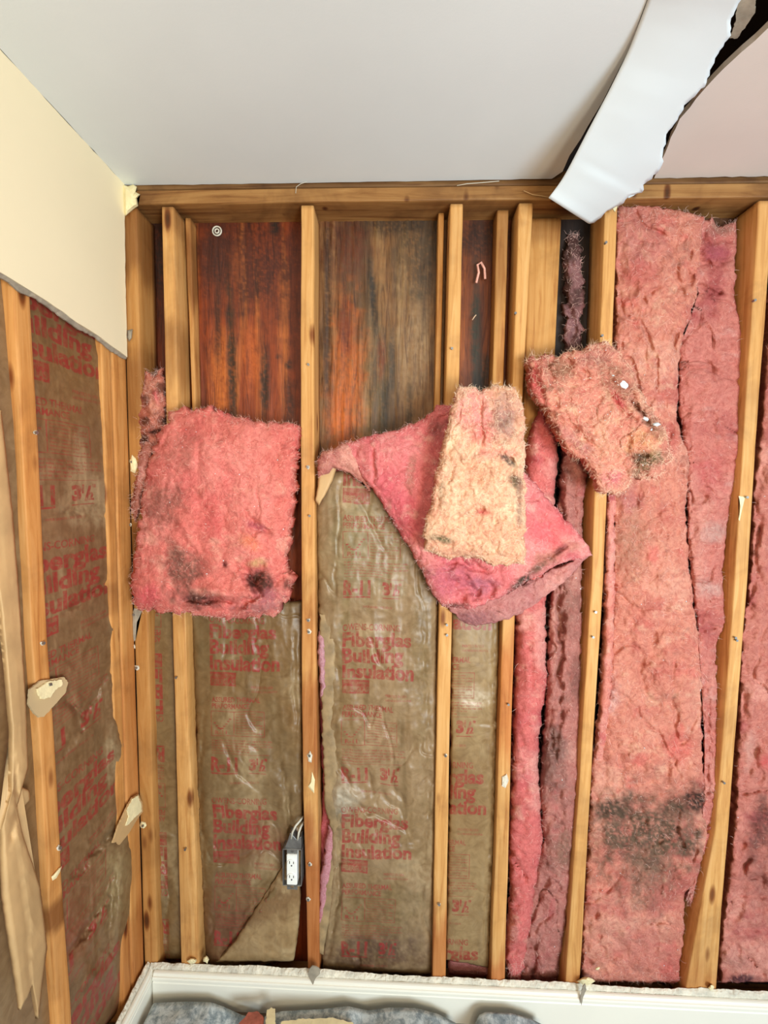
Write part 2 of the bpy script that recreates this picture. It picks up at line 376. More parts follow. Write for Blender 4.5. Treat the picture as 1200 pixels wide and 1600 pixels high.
M_CHIP = plain('cream_debris', (236, 222, 176), .85, .05, 30, .4, 120)
def bag_build(nt, N, L, b, n):
    mp = coords(n, L, (1, 1, 1)); n1 = n('ShaderNodeTexNoise', Scale=34., Detail=8., Roughness=.75, Distortion=.3); L(mp.outputs[0], n1.inputs['Vector'])
    r = ramp(n, [(.3, (78, 92, 100)), (.45, (140, 152, 156)), (.58, (196, 204, 204)), (.72, (140, 150, 156))]); L(n1.outputs[0], r.inputs[0]); L(r.outputs[0], b.inputs['Base Color'])
    b.inputs['Roughness'].default_value = .45
M_BAG = mat('grey_blue_sheet', bag_build)

# ------------------------------------------------------------------ kraft print tile (lettering drawn from Blender's own font into one generated image)
TW, TH = 640, 920                      # covers 0.38 m x 0.546 m
tile = np.zeros((TH, TW), np.float32)
def raster_tris(P, Tt, val=1.):
    for t in Tt:
        a, b_, c = P[t[0]], P[t[1]], P[t[2]]
        x0, x1 = int(max(0, math.floor(min(a[0], b_[0], c[0])))), int(min(TW-1, math.ceil(max(a[0], b_[0], c[0]))))
        y0, y1 = int(max(0, math.floor(min(a[1], b_[1], c[1])))), int(min(TH-1, math.ceil(max(a[1], b_[1], c[1]))))
        if x1 < x0 or y1 < y0: continue
        den = (b_[1]-c[1])*(a[0]-c[0])+(c[0]-b_[0])*(a[1]-c[1])
        if abs(den) < 1e-9: continue
        X, Y = np.meshgrid(np.arange(x0, x1+1)+.5, np.arange(y0, y1+1)+.5)
        l1 = ((b_[1]-c[1])*(X-c[0])+(c[0]-b_[0])*(Y-c[1]))/den; l2 = ((c[1]-a[1])*(X-c[0])+(a[0]-c[0])*(Y-c[1]))/den
        m = (l1 >= -.02) & (l2 >= -.02) & (l1+l2 <= 1.02)
        tile[y0:y1+1, x0:x1+1][m] = val
def text(s, x, y, h, width=None, bold=0., val=1., shear=0.):
    """baseline-left x,y in tile px from the TOP, cap height h"""
    cu = bpy.data.curves.new('t', 'FONT'); cu.body = s; cu.offset = bold; cu.space_character = 1.0; cu.resolution_u = 3
    ob = bpy.data.objects.new('t', cu); COL.objects.link(ob); dg = bpy.context.evaluated_depsgraph_get()
    me = ob.evaluated_get(dg).to_mesh(); me.calc_loop_triangles()
    P = np.array([v.co[:2] for v in me.vertices]); Tt = np.array([t.vertices[:] for t in me.loop_triangles])
    if len(P):
        sy = h/.73; sx = sy if width is None else width/(P[:, 0].max()-P[:, 0].min())
        P = np.stack([(P[:, 0]-P[:, 0].min())*sx+x, (TH-y)+P[:, 1]*sy], 1); raster_tris(P, Tt, val)
    bpy.data.objects.remove(ob); bpy.data.curves.remove(cu)
def rect(x0, y0, x1, y1, val=1.): tile[int(TH-y1):int(TH-y0), int(x0):int(x1)] = val
def frame(x0, y0, x1, y1, w_=3):
    rect(x0, y0, x1, y0+w_); rect(x0, y1-w_, x1, y1); rect(x0, y0, x0+w_, y1); rect(x1-w_, y0, x1, y1)
text('OWENS-CORNING', 108, 46, 32, 292, .012)
text('Fiberglas', 108, 122, 70, 348, .036)
text('Building', 108, 200, 70, 308, .036)
text('Insulation', 108, 278, 68, 366, .036)
rect(108, 290, 246, 358); text('OWENS-CORNING', 114, 310, 12, 126, .01, 0.35); text('FIBERGLAS', 114, 348, 26, 126, .03, 0.35)
text('PRINTED IN USA', 330, 366, 14, 110, .01); text('GLASS FIBER BUILDING INSULATION', 330, 386, 10, 130, .01)
text('ASSURED THERMAL', 112, 440, 27, 262, .022); text('PERFORMANCE', 112, 474, 27, 205, .022)
frame(108, 488, 396, 616); rect(228, 488, 232, 616)
for i in range(8): text('thermal resistance of this package', 240, 506+i*14, 8, 146 if i % 3 else 110, .012)
for i in range(9): rect(122+i*10, 545+int(30*math.sin(i*.5)), 134+i*10, 552+int(30*math.sin(i*.5)))
text('R-11', 128, 606, 20, 64, .03)
for i, wd_ in enumerate((322, 312, 326, 250, 200)): text('to get the marked value install with vapor barrier side', 112, 642+i*14, 9, wd_, .012)
rect(112, 708, 420, 710)
text('R-11', 108, 796, 68, 140, .04); rect(108, 804, 248, 811)
text('3', 310, 786, 58, None, .06); text('1', 350, 758, 32, None, .05); text('/', 360, 790, 58, None, .04); text('2', 376, 790, 32, None, .05); text('"', 394, 758, 32, None, .04); rect(310, 804, 400, 808)
text('VAPOR BARRIER - THIS SIDE IN', 210, 858, 11, 150, .01)
# soften edges a touch
t2 = tile.copy()
for ax in (0, 1): t2 = (np.roll(t2, 1, ax)+2*t2+np.roll(t2, -1, ax))/4
img = bpy.data.images.new('kraft_print', TW, TH, float_buffer=False); img.colorspace_settings.name = 'Non-Color'
img.pixels.foreach_set(np.stack([t2, t2, t2, np.ones_like(t2)], -1).astype(np.float32).ravel()); img.update(); img.pack()
def kraft_build(nt, N, L, b, n):
    at = n('ShaderNodeVertexColor', layer_name='Col'); mp = coords(n, L, (1, 1, 1))
    uv = n('ShaderNodeUVMap', uv_map='UV'); tx = n('ShaderNodeTexImage'); tx.image = img; tx.extension = 'REPEAT'; L(uv.outputs[0], tx.inputs[0])
    nz = n('ShaderNodeTexNoise', Scale=60., Detail=6., Roughness=.75); L(mp.outputs[0], nz.inputs['Vector'])
    rm = ramp(n, [(.34, (110, 110, 110)), (.55, (225, 225, 225))]); L(nz.outputs[0], rm.inputs[0])
    ml = n('ShaderNodeMath', operation='MULTIPLY'); L(tx.outputs[0], ml.inputs[0]); L(rm.outputs[0], ml.inputs[1])
    n2 = n('ShaderNodeTexNoise', Scale=22., Detail=6., Roughness=.6, Distortion=1.5); L(mp.outputs[0], n2.inputs['Vector'])
    r2 = ramp(n, [(.3, (222, 214, 204)), (.6, (255, 255, 255))]); L(n2.outputs[0], r2.inputs[0])
    m0 = n('ShaderNodeMixRGB', blend_type='MULTIPLY'); m0.inputs[0].default_value = 1; L(at.outputs[0], m0.inputs[1]); L(r2.outputs[0], m0.inputs[2])
    mx = n('ShaderNodeMixRGB'); L(ml.outputs[0], mx.inputs[0]); L(m0.outputs[0], mx.inputs[1]); mx.inputs[2].default_value = tuple(lin((146, 30, 38)))+(1,)
    L(mx.outputs[0], b.inputs['Base Color']); b.inputs['Roughness'].default_value = .42; b.inputs['Specular IOR Level'].default_value = .45
    bp = n('ShaderNodeBump', Strength=.25, Distance=.003); L(n2.outputs[0], bp.inputs['Height']); L(bp.outputs[0], b.inputs['Normal'])
M_KRAFT = mat('printed_kraft', kraft_build)

# ================================================================== THE SETTING
ZC = 2.44
DEP = .089
wb = empty('wall_back'); tag(wb, kind='structure')
# plywood sheathing, one panel per bay that shows it
def sheath(L_, R_, base, mott, blobs, seed, noise=(('n', 60, 4, .0015),), cr=()):
    return patch('sheathing_panel', M_PLY, L_, R_, base=DEP+.012, thick=.012, prof=40, edge=.9, res=.004, noise=noise, creases=cr, cols=base, mottle=mott, blobs=blobs, jit=0, parent=wb, seed=seed)
DK = (30, 24, 18)
sheath([(222, 330), (222, 1540)], [(282, 330), (300, 1540)], (112, 48, 20), [((60, 26, 12), 20, 2, -.1, .4, .8)], [(240, 400, 60, 120, 0, .4, DK, .8)], 2.)
sheath([(296, 332), (320, 1540)], [(488, 332), (490, 1540)], (146, 62, 20),
       [((92, 34, 12), 14, 1.6, -.1, .35, .8), ((206, 120, 52), 22, 1.4, .12, .45, .6)],
       [(392, 410, 100, 110, 0, .5, (72, 26, 9), .9), (345, 590, 20, 80, 0, .4, (214, 120, 48), .7), (392, 560, 16, 60, 0, .4, (206, 104, 40), .6), (330, 390, 30, 60, 0, .5, (60, 24, 12), .7), (362, 570, 9, 160, -1.5, .35, (40, 36, 22), .9), (414, 600, 9, 70, -1, .35, (38, 32, 20), .9),
        (340, 500, 6, 90, 0, .3, (58, 28, 14), .8), (452, 640, 10, 60, 0, .4, (40, 20, 10), .8), (452, 570, 8, 8, 0, .2, DK, .95), (434, 557, 4, 4, 0, .2, DK, .9), (428, 352, 10, 16, 0, .3, DK, .9),
        (350, 650, 12, 14, 0, .3, (90, 36, 14), .7), (470, 470, 26, 200, 0, .5, (86, 34, 14), .6), (370, 420, 12, 40, 0, .4, (150, 74, 26), .4)], 5.)
sheath([(496, 330), (500, 1540)], [(702, 330), (696, 1540)], (142, 100, 58),
       [((84, 60, 38), 20, 2.2, -.15, .35, .8), ((166, 132, 86), 30, 2.4, .1, .5, .6)],
       [(542, 610, 34, 160, 0, .5, (196, 102, 36), .85), (540, 520, 14, 60, 0, .4, (128, 52, 20), .85), (540, 380, 44, 60, 0, .5, (104, 48, 22), .8), (590, 640, 20, 230, 0, .4, (92, 80, 56), .7),
        (582, 460, 7, 70, -4, .35, (44, 40, 34), .9), (650, 540, 44, 110, 0, .6, (158, 130, 94), .7), (612, 560, 7, 60, 0, .4, (48, 46, 36), .7), (596, 560, 8, 40, 0, .3, (126, 58, 26), .8), (660, 400, 44, 90, 0, .5, (70, 58, 42), .8), (512, 500, 9, 230, 0, .3, (60, 38, 24), .8),
        (620, 350, 80, 22, 0, .5, (48, 38, 30), .8), (530, 660, 20, 60, 0, .5, (206, 104, 32), .8), (600, 650, 8, 80, 2, .4, (54, 48, 34), .8), (640, 640, 8, 50, 0, .4, (60, 52, 36), .7)], 9.,
       noise=(('r', 60, 5, .003), ('n', 120, 8, .0015)))
sheath([(716, 330), (704, 1540)], [(800, 330), (790, 1540)], (122, 62, 28),
       [((56, 28, 14), 20, 2, -.1, .35, .8), ((186, 104, 42), 24, 1.4, .15, .45, .6)],
       [(752, 370, 60, 50, 0, .5, (36, 24, 18), .8), (743, 520, 9, 120, 0, .35, (50, 48, 34), .95), (756, 600, 18, 50, 0, .4, (38, 38, 28), .8)], 13.)
sheath([(820, 330), (795, 1540)], [(950, 330), (900, 1540)], (44, 30, 24), [((24, 18, 16), 10, 3, -.1, .4, .8)], [], 15.)
sheath([(950, 330), (900, 1545)], [(1200, 330), (1120, 1545)], (110, 70, 40), [((54, 34, 20), 10, 3, -.1, .4, .8)], [], 17.)
bm = bmesh.new(); add_box(bm, (-.12, DEP+.03, -.05), (3.0, DEP+.045, 2.7)); bm_obj('outer_cladding', bm, M_VOID, wb)

def stud(name, rows, d0=0., d1=DEP, axis=1, parent=None, m=M_WOOD, tint=(1, 1, 1), seed=0., stains_shade=(), off=0.):
    """rows: (z, x_left, x_right) down its length; lofted plank with softly rounded arrises and slight warp"""
    rows = sorted(rows); zs = np.arange(rows[0][0], rows[-1][0]+.001, .012)
    xl = np.interp(zs, [r[0] for r in rows], [r[1] for r in rows]); xr = np.interp(zs, [r[0] for r in rows], [r[2] for r in rows])
    xl = xl+.0008*fbm(zs*9, seed, seed); xr = xr+.0008*fbm(zs*9, seed+5, seed); wv = .0015*fbm(zs*3, seed+9, 0)
    r = .003; prof = [(0, r), (r, 0), (1, None, 0)]
    V = []; C = []
    sg = 1 if axis == 1 else -1
    for z, a, b, q in zip(zs, xl, xr, wv):
        sec = [(a, d0+r), (a+.4*r, d0+.4*r), (a+r, d0)]
        k = 5
        sec += [(a+r+(b-a-2*r)*i/k, d0) for i in range(1, k)]
        sec += [(b-r, d0), (b-.4*r, d0+.4*r), (b, d0+r)]
        sec += [(b, d0+(d1-d0)*i/4) for i in range(1, 5)]+[(a, d1)]+[(a, d0+(d1-d0)*i/4) for i in range(3, 0, -1)]
        for (x, y) in sec:
            x += q
            V.append((x, y, z) if axis == 1 else (-y, x, z))
    n = len(sec); V = np.array(V)
    Fq = []
    for i in range(len(zs)-1):
        for k in range(n):
            k1 = (k+1) % n; Fq.append((i*n+k, i*n+k1, (i+1)*n+k1, (i+1)*n+k))
    C = np.ones((len(V), 3))*np.array(tint)
    C *= (1+.06*fbm(V[:, 0]*40, V[:, 2]*3, seed))[:, None]
    for (zc, rz, st, cc) in stains_shade:
        mk = (1-sm(.5, 1.2, np.abs(V[:, 2]-zc)/rz+.5*fbm(V[:, 0]*60+V[:, 1]*30, V[:, 2]*10, seed)))*st
        C = C*(1-mk[:, None])+C*np.array(cc)*mk[:, None]
    me_obj = mesh_np(name, V, np.array(Fq), m, parent, True, C)
    # end caps
    bm = bmesh.new(); bm.from_mesh(me_obj.data); bm.verts.ensure_lookup_table()
    for base_ in (0, (len(zs)-1)*n):
        try: bm.faces.new([bm.verts[base_+k] for k in range(n)])
        except ValueError: pass
    bmesh.ops.recalc_face_normals(bm, faces=bm.faces); bm.to_mesh(me_obj.data); bm.free()
    return me_obj
def rowsY(lst, Y=0.):
    """(py, pxl, pxr) -> (z, xl, xr) on the stud face plane"""
    o = []
    for py, a, b in lst:
        p, q = atY(a, py, Y), atY(b, py, Y); o.append(((p.z+q.z)/2, p.x, q.x))
    o.sort(); lo, hi = o[0], o[-1]
    return o
def full(rows, zb=.04, zt=2.387):
    rows = sorted(rows); return [(zb,)+tuple(rows[0][1:])]+[r for r in rows if zb < r[0] < zt]+[(zt,)+tuple(rows[-1][1:])]
DKS = (.45, .36, .32)  # dark stain multiplier; marks near the stud tops also paint in ceiling shadow
S1 = stud('stud', full(rowsY([(323, 252, 271), (690, 260, 279), (965, 268.5, 289), (1150, 274, 294), (1240, 276, 300), (1350, 279, 306), (1505, 283, 311)])), parent=wb, seed=1, stains_shade=((2.0, .10, .5, DKS), (2.36, .05, .5, DKS)))
S1b = stud('stud', ([(1.3, .158, .166), (2.387, .142, .158)]), d0=.05, d1=DEP, parent=wb, seed=2, tint=(.9, .85, .8), stains_shade=((2.25, .12, .9, DKS), (1.7, .05, .6, DKS)))
S2 = stud('stud', full(rowsY([(320, 470, 490), (700, 470, 491), (1000, 471, 493), (1240, 473, 496), (1510, 481, 499)])), parent=wb, seed=3, stains_shade=((.9, .16, .8, (.62, .40, .32)), (.3, .34, .9, (.60, .36, .28)), (1.2, .12, .5, (.7, .5, .4))))
S3 = stud('stud', full(rowsY([(315, 704, 724), (630, 696, 717), (965, 686, 706), (1240, 680, 701), (1525, 676, 697)])), parent=wb, seed=4, stains_shade=((.15, .22, .8, (.7, .45, .35)),))
S3b = stud('stud', ([(1.1, .868, .884), (2.387, .868, .884)]), d0=.045, parent=wb, seed=4.5, tint=(.95, .9, .85), stains_shade=((.2, .5, .5, DKS),))
S4 = stud('stud', full(rowsY([(320, 811, 833), (600, 801, 818), (960, 786, 805), (1240, 777, 797), (1530, 767, 789)])), parent=wb, seed=6, stains_shade=((.08, .12, .8, (.7, .4, .3)), (1.0, .2, .8, (.75, .45, .3))))
S4b = stud('stud', ([(1.1, 1.030, 1.060), (2.387, 1.030, 1.062)]), d0=.035, parent=wb, seed=7, tint=(.85, .8, .72), stains_shade=((2.3, .2, .6, DKS),))
S4c = stud('stud', [(1.2, 1.128, 1.205), (2.387, 1.128, 1.215)], d0=.060, d1=.100, parent=wb, seed=8, tint=(.88, .84, .74), stains_shade=((2.36, .06, .6, DKS),))
S5 = stud('stud', full(rowsY([(325, 945, 965), (540, 937, 957), (900, 925, 944), (1200, 907, 925), (1540, 883, 906)])), parent=wb, seed=9, stains_shade=((.08, .10, .6, (.7, .45, .35)),))
S6 = stud('stud', full(rowsY([(315, 1185, 1207), (500, 1175, 1197), (690, 1161, 1181), (900, 1148, 1169), (1120, 1132, 1152), (1300, 1117, 1138), (1420, 1095, 1128), (1545, 1072, 1120)])), parent=wb, seed=10, stains_shade=((.1, .1, .4, (.7, .5, .4)),))
S0 = stud('stud', full([(.04, -.012, .031), (2.387, -.012, .031)]), parent=wb, seed=11, tint=(.74, .66, .56), stains_shade=((1.9, .12, .6, DKS), (2.3, .12, .8, DKS), (1.45, .08, .6, DKS)))  # topmost mark is part stain, part painted ceiling shade
S7 = stud('stud', full([(.04, 2.12, 2.158), (2.387, 2.12, 2.158)]), parent=wb, seed=12)
# plates
def plate(name, x0, x1, z0, z1, y0, y1, tint, seed):
    xs = np.arange(x0, x1+.001, .02); V = []; n = 8; r = .004
    for x in xs:
        for (y, z) in ((y0, z0+r), (y0, z1-r), (y0+r, z1), (y1, z1), (y1, z0), (y0+(y1-y0)*.5, z0), (y0+r, z0), (y0+.3*r, z0+.3*r)):
            V.append((x, y+.0012*fbm(x*3, seed), z+.0015*fbm(x*4, seed+z*3)))
    V = np.array(V); Fq = [(i*n+k, i*n+(k+1) % n, (i+1)*n+(k+1) % n, (i+1)*n+k) for i in range(len(xs)-1) for k in range(n)]
    C = np.ones((len(V), 3))*np.array(tint)
    mk = sm(.0, .35, fbm(V[:, 0]*2.2, V[:, 1]*20, seed))[:, None]*.6; C = C*(1-mk)+C*np.array((.5, .42, .4))*mk
    return mesh_np(name, V, np.array(Fq), M_WOODH, wb, False, C)
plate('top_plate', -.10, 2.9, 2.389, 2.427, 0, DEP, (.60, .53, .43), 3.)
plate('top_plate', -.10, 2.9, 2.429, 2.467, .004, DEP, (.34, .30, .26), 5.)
plate('bottom_plate', -.10, 2.9, .0, .038, 0, DEP, (.8, .7, .6), 7.)

# ---- left wall
wl = empty('wall_left'); tag(wl, kind='structure')
XD = .0127
pts = [Vector((0, 0.004, ZC)), atX(193, 300), atX(197, 430), atX(200, 558)]
pts = [atX(194.5, 289), atX(196, 430), atX(199, 558), atX(178, 543), atX(150, 522), atX(122, 505), atX(100, 488), atX(62, 463), atX(38, 448), atX(12, 432), atX(0, 425)]
last = pts[-1]; pts = [Vector((0, p.y, p.z)) for p in pts]; pts[0].z = ZC
pts += [Vector((0, -1.1, last.z+.0)), Vector((0, -3., last.z)), Vector((0, -3., ZC))]
dw = prism('drywall_sheet', pts, (-XD, 0, 0), M_WALL, wl, n=.02, jag=.0012)
# torn grey paper fringe under the sheet
fr = [Vector((-.001, p.y, p.z)) for p in (atX(199, 559), atX(178, 544), atX(150, 523), atX(122, 506), atX(100, 489), atX(62, 464), atX(38, 449), atX(12, 433), atX(0, 426))]
lo = [p+Vector((-.004, 0, -rng.uniform(.004, .016))) for p in reversed(fr)]
prism('torn_paper_edge', fr+lo, (-.004, 0, 0), M_GREYP, wl, n=.008, jag=.0016)
def lstud(pxrows, w_=.042, seed=0., tint=(1, 1, 1), z1=2.43, dep=.09, stains_shade=()):
    o = []
    for py, a in pxrows: p = atX(a, py, -XD); o.append((p.z, p.y, p.y+w_))
    o.sort(); rows = [(.04,)+o[0][1:]]+o+[(z1,)+o[-1][1:]]
    return stud('stud', rows, d0=XD, d1=XD+dep, axis=0, parent=wl, seed=seed, tint=tint, stains_shade=stains_shade)
print('LSTUD', [tuple(round(c, 3) for c in atX(a, py, -XD)) for py, a in ((460, 22), (700, 36), (1000, 51), (1200, 65), (1400, 76), (1590, 90))], [tuple(round(c, 3) for c in atX(a, py, -XD)) for py, a in ((460, 50), (700, 62), (1000, 78), (1200, 88), (1400, 101), (1590, 108))])
lstud([(460, 22), (700, 36), (1000, 51), (1200, 65), (1400, 76), (1590, 90)], .040, 21, (.98, .86, .76), stains_shade=((.62, .04, .8, (.3, .2, .15)),))
print('BSTUD', [tuple(round(c, 3) for c in atX(a, py, -XD)) for py, a in ((570, 181), (700, 186), (1000, 203), (1200, 212), (1400, 222))])
stud('stud', [(.04, -.098, -.062), (2.43, -.098, -.062)], d0=XD, d1=XD+.09, axis=0, parent=wl, seed=23, tint=(.98, .88, .78), stains_shade=((1.3, .05, .5, DKS), (.2, .2, .6, (.7, .5, .4))))
stud('stud', [(.04, -.058, -.0005), (2.43, -.058, -.0005)], d0=XD-.002, d1=XD+.09, axis=0, parent=wl, seed=24, tint=(.95, .84, .74), stains_shade=((.9, .25, .5, (.7, .5, .4)), (.15, .2, .6, (.7, .5, .4))))
stud('stud', [(.04, -.84, -.80), (2.43, -.84, -.80)], d0=XD, d1=XD+.09, axis=0, parent=wl, seed=25)
bm = bmesh.new(); add_box(bm, (-.125, -3., 0), (-.11, .1, 2.6)); bm_obj('outer_cladding', bm, M_VOID, wl)
bm = bmesh.new(); add_box(bm, (-.105, -3., 2.40), (-XD-.001, -.0, 2.438)); bm_obj('top_plate', bm, M_VOID, wl)

# ---- ceiling (two torn halves and the dark cavity between them)
ce = empty('ceiling'); tag(ce, kind='structure')
seam = [(862, 279.5), (879, 268), (890, 243), (908, 216), (930, 178), (950, 142), (968, 106), (983, 78), (1010, 2)]
sp = [atZ(x, y, ZC) for x, y in seam]; d = (sp[-1]-sp[-3]).normalized(); sp.append(sp[-1]+d*1.2)
bk = [atZ(x, y, ZC) for x, y in ((750, 281), (650, 283), (560, 284.5), (440, 286.5), (330, 288), (215, 289.5))]
poly = [Vector((0.0, -3.2, ZC)), Vector((sp[-1].x, -3.2, ZC))]+sp[::-1]+[Vector((p.x, min(p.y, .003), ZC)) for p in bk]+[Vector((0.0, 0.002, ZC))]
prism('ceiling_sheet', poly, (0, 0, XD), M_CEIL, ce, n=.025, jag=.0012)
re = [(1022, 278.5), (1034, 250), (1048, 215), (1062, 186), (1078, 168), (1100, 140), (1130, 108), (1158, 82), (1200, 44)]
rp = [atZ(x, y, ZC) for x, y in re]; d = (rp[-1]-rp[-3]).normalized(); rp.append(rp[-1]+d*.8)
poly = rp+[Vector((3.2, rp[-1].y, ZC)), Vector((3.2, atZ(1195, 275.5, ZC).y, ZC)), atZ(1120, 276.5, ZC)]
prism('ceiling_sheet', poly, (0, 0, XD), M_CEIL2, ce, n=.02, jag=.002)
bm = bmesh.new(); add_box(bm, (-.1, -3.2, 2.70), (3.3, .1, 2.72)); bm_obj('light_block_lid', bm, M_VOID, ce)  # unseen lid added to keep world light out of the ceiling cavity
bm = bmesh.new(); add_box(bm, (1.02, -3.0, ZC+XD+.001), (1.06, -.01, ZC+.22)); bm_obj('joist', bm, M_VOID, ce)
bm = bmesh.new(); add_box(bm, (-.1, .092, ZC+.03), (3.3, .1, 2.70)); bm_obj('cavity_end', bm, M_VOID, ce)  # unseen end of the same light-blocking box

# ---- floor + baseboards
bm = bmesh.new(); add_box(bm, (-.12, -3.2, -.03), (3.3, .1, -.001)); tag(bm_obj('floor', bm, M_FLOOR), kind='structure')
def baseboard(name, p0, p1, outv, ext=0):
    """moulded section swept from p0 to p1 (floor line of the wall), outv points into the room"""
    p0, p1, o = Vector(p0), Vector(p1), Vector(outv)
    sec = [(0, 0), (.014, 0), (.014, .082), (.0125, .0845), (.0125, .088), (.0148, .0905), (.0150, .096), (.0135, .1005), (.0105, .1015), (.0100, .1045), (.0080, .1085), (.0045, .110), (0, .110)]
    bm = bmesh.new(); rg = []
    n = 30
    for i in range(n+1):
        p = p0.lerp(p1, i/n); s_ = 0
        rg.append([bm.verts.new(p+o*a+Vector((0, 0, z))) for a, z in sec])
    # mitre the ends toward the corner
    for a, b in zip(rg, rg[1:]):
        for k in range(len(sec)): bm.faces.new((a[k], a[(k+1) % len(sec)], b[(k+1) % len(sec)], b[k]))
    bm.faces.new(rg[0]); bm.faces.new(rg[-1][::-1])
    return tag(bm_obj(name, bm, M_TRIM), kind='structure')
baseboard('baseboard_back', (.030, -XD, 0), (2.9, -XD, 0), (0, -1, 0))
baseboard('baseboard_left', (.012, -3., 0), (.012, -.0, 0), (1, 0, 0))
# crumbled drywall left behind the baseboards
def remnant(name, p0, p1, outv, lab):
    p0, p1, o = Vector(p0), Vector(p1), Vector(outv); n = int((p1-p0).length/.004)
    bm = bmesh.new(); rg = []; L_ = (p1-p0).length
    for i in range(n+1):
        p = p0.lerp(p1, i/n); t = i/n*L_
        h = .120+.012*float(fbm(t*4, 2.2, 0))+.004*float(fbm(t*60, 7.2, 0, 4)); e = lambda k: .0015*float(vnoise(t*160, k*3.1, 4))
        rg.append([bm.verts.new(p+o*a+Vector((0, 0, z))) for a, z in ((0, .0), (XD-.0005, 0), (XD-.0005+e(1)*.0, .104), (XD-.002+e(2), h-.004+e(3)), (XD*.6+e(4), h+e(5)), (XD*.25, h+.003+e(6)), (0, h))])
    for a, b in zip(rg, rg[1:]):
        for k in range(7): bm.faces.new((a[k], a[(k+1) % 7], b[(k+1) % 7], b[k]))
    bm.faces.new(rg[0]); bm.faces.new(rg[-1][::-1])
    return tag(bm_obj(name, bm, M_GYP), lab, 'drywall')
remnant('drywall_remnant', (.013, 0, 0), (2.9, 0, 0), (0, -1, 0), 'ragged cream plasterboard edge left above the back baseboard')
remnant('drywall_remnant', (-.001, -3., 0), (-.001, -.002, 0), (1, 0, 0), 'ragged cream plasterboard edge left above the left baseboard')

# ================================================================== PRINTED KRAFT BATTS
KR = (150, 124, 92)
KM = [((130, 100, 64), 6, 3, -.05, .45, .7), ((176, 154, 118), 9, 5, .1, .5, .5), ((108, 84, 58), 20, 3, .2, .55, .5)]
PER = .585
def kuv(x0, z0, width=.38, flip=False, amp=.012, seed=0, per=None):
    per = per or PER
    def f(a, z, px, py):
        u = (a-x0)/width; v = (z-z0)/per
        u = u+amp*fbm(a*9, z*9, seed, 3); v = v+amp*fbm(a*9, z*9, seed+5, 3)
        return (1-u, -v) if flip else (u, v)
    return f
def kfit(start_px, owens_py, base=.03, flip=False, **k):
    """print registered so its left margin and its first line fall where the sheet carries them"""
    p = atY(start_px, owens_py, base); w_ = k.get('width', .38)
    return kuv(p.x-.831*w_, p.z-.05*PER, flip=True, **k) if flip else kuv(p.x-.169*w_, p.z-.95*PER, **k)
WR = [('c', 7, 4, .006), ('r', 8, 5, .008), ('r', 18, 10, .0045), ('n', 5, 3, .010), ('r', 60, 30, .0010)]
def kraft_batt(label, L_, R_, uvf, seed, fill=True, fillc=(214, 120, 128), group=None, axis=1, base=.055, thick=.035, T_=None, B_=None, noise=WR, fl=None, frr=None, **kw):
    t = empty('insulation_batt', atY((L_[-1][0]+R_[-1][0])/2, L_[-1][1], base) if axis == 1 else atX((L_[-1][0]+R_[-1][0])/2, L_[-1][1], -.05))
    tag(t, label, 'insulation', group)
    cols = kw.pop('cols', KR); mott = kw.pop('mottle', KM)
    k = patch('kraft_facing', M_KRAFT, L_, R_, T_, B_, axis=axis, base=base, thick=thick, res=.004, cw=4., noise=noise, cols=cols, mottle=mott, uvf=uvf, jit=kw.pop('jit', 1.), parent=t, seed=seed, prof=kw.pop('prof', 4.), **kw)
    if fill:
        fl = fl or L_; frr = frr or R_; bb = base+.03 if axis == 1 else base-.03
        f = patch('fiber_fill', M_FIB, fl, frr, axis=axis, base=bb, thick=.036, prof=6, edge=.6, res=.009, noise=[('n', 20, 20, .003)], cols=fillc, mottle=[((170, 90, 96), 8, 8, 0, .4, .7)], jit=1.5, parent=t, seed=seed+1)
        fibers(f, 120, M_STR, .01, edge=1., seed=int(seed*10)+3)
    return t, k
X1l = atY(300, 1200, .03).x
# bay beside the corner: upside-down print
kraft_batt('narrow strip of kraft faced batt with upside-down red print beside the corner stud', [(217, 955), (226, 1200), (248, 1500)], [(274, 955), (280, 1200), (295, 1500)], kfit(251, 1122, .035, True, amp=.004), 31, base=.05, thick=.02, cols=(126, 102, 68), noise=[('r', 10, 6, .002), ('n', 5, 3, .003)],
           creases=[([(255, 1330), (262, 1400), (258, 1500)], 5, .012), ([(232, 1300), (275, 1310)], 3, -.004)])
kraft_batt('kraft faced batt with red print behind the outlet, lower left bay', [(298, 940), (306, 1100), (310, 1300), (324, 1520)], [(474, 940), (474, 1100), (474, 1300), (468, 1400), (458, 1500)], kfit(321, 977, .03, seed=3), 33,
           cols=(124, 100, 68), blobs=[(390, 1470, 90, 60, 0, .6, (94, 58, 38), .9), (400, 1315, 60, 40, 0, .5, (124, 72, 54), .5), (340, 1000, 60, 50, 0, .5, (116, 98, 66), .6), (440, 1400, 40, 70, 30, .5, (120, 96, 60), .5), (330, 1440, 50, 70, 0, .5, (112, 74, 48), .7)],
           creases=[([(448, 1350), (400, 1420), (345, 1495)], 3, .018), ([(318, 1110), (312, 1250), (322, 1400)], 4, .010), ([(346, 1155), (372, 1210), (410, 1240)], 3, .006), ([(438, 1190), (452, 1250), (452, 1330)], 4, .010), ([(460, 990), (462, 1160)], 3, .006)],
           bumps=[(420, 1440, 40, 50, 30, .012), (380, 1180, 40, 30, 0, .006), (452, 1140, 14, 10, 0, .008)])
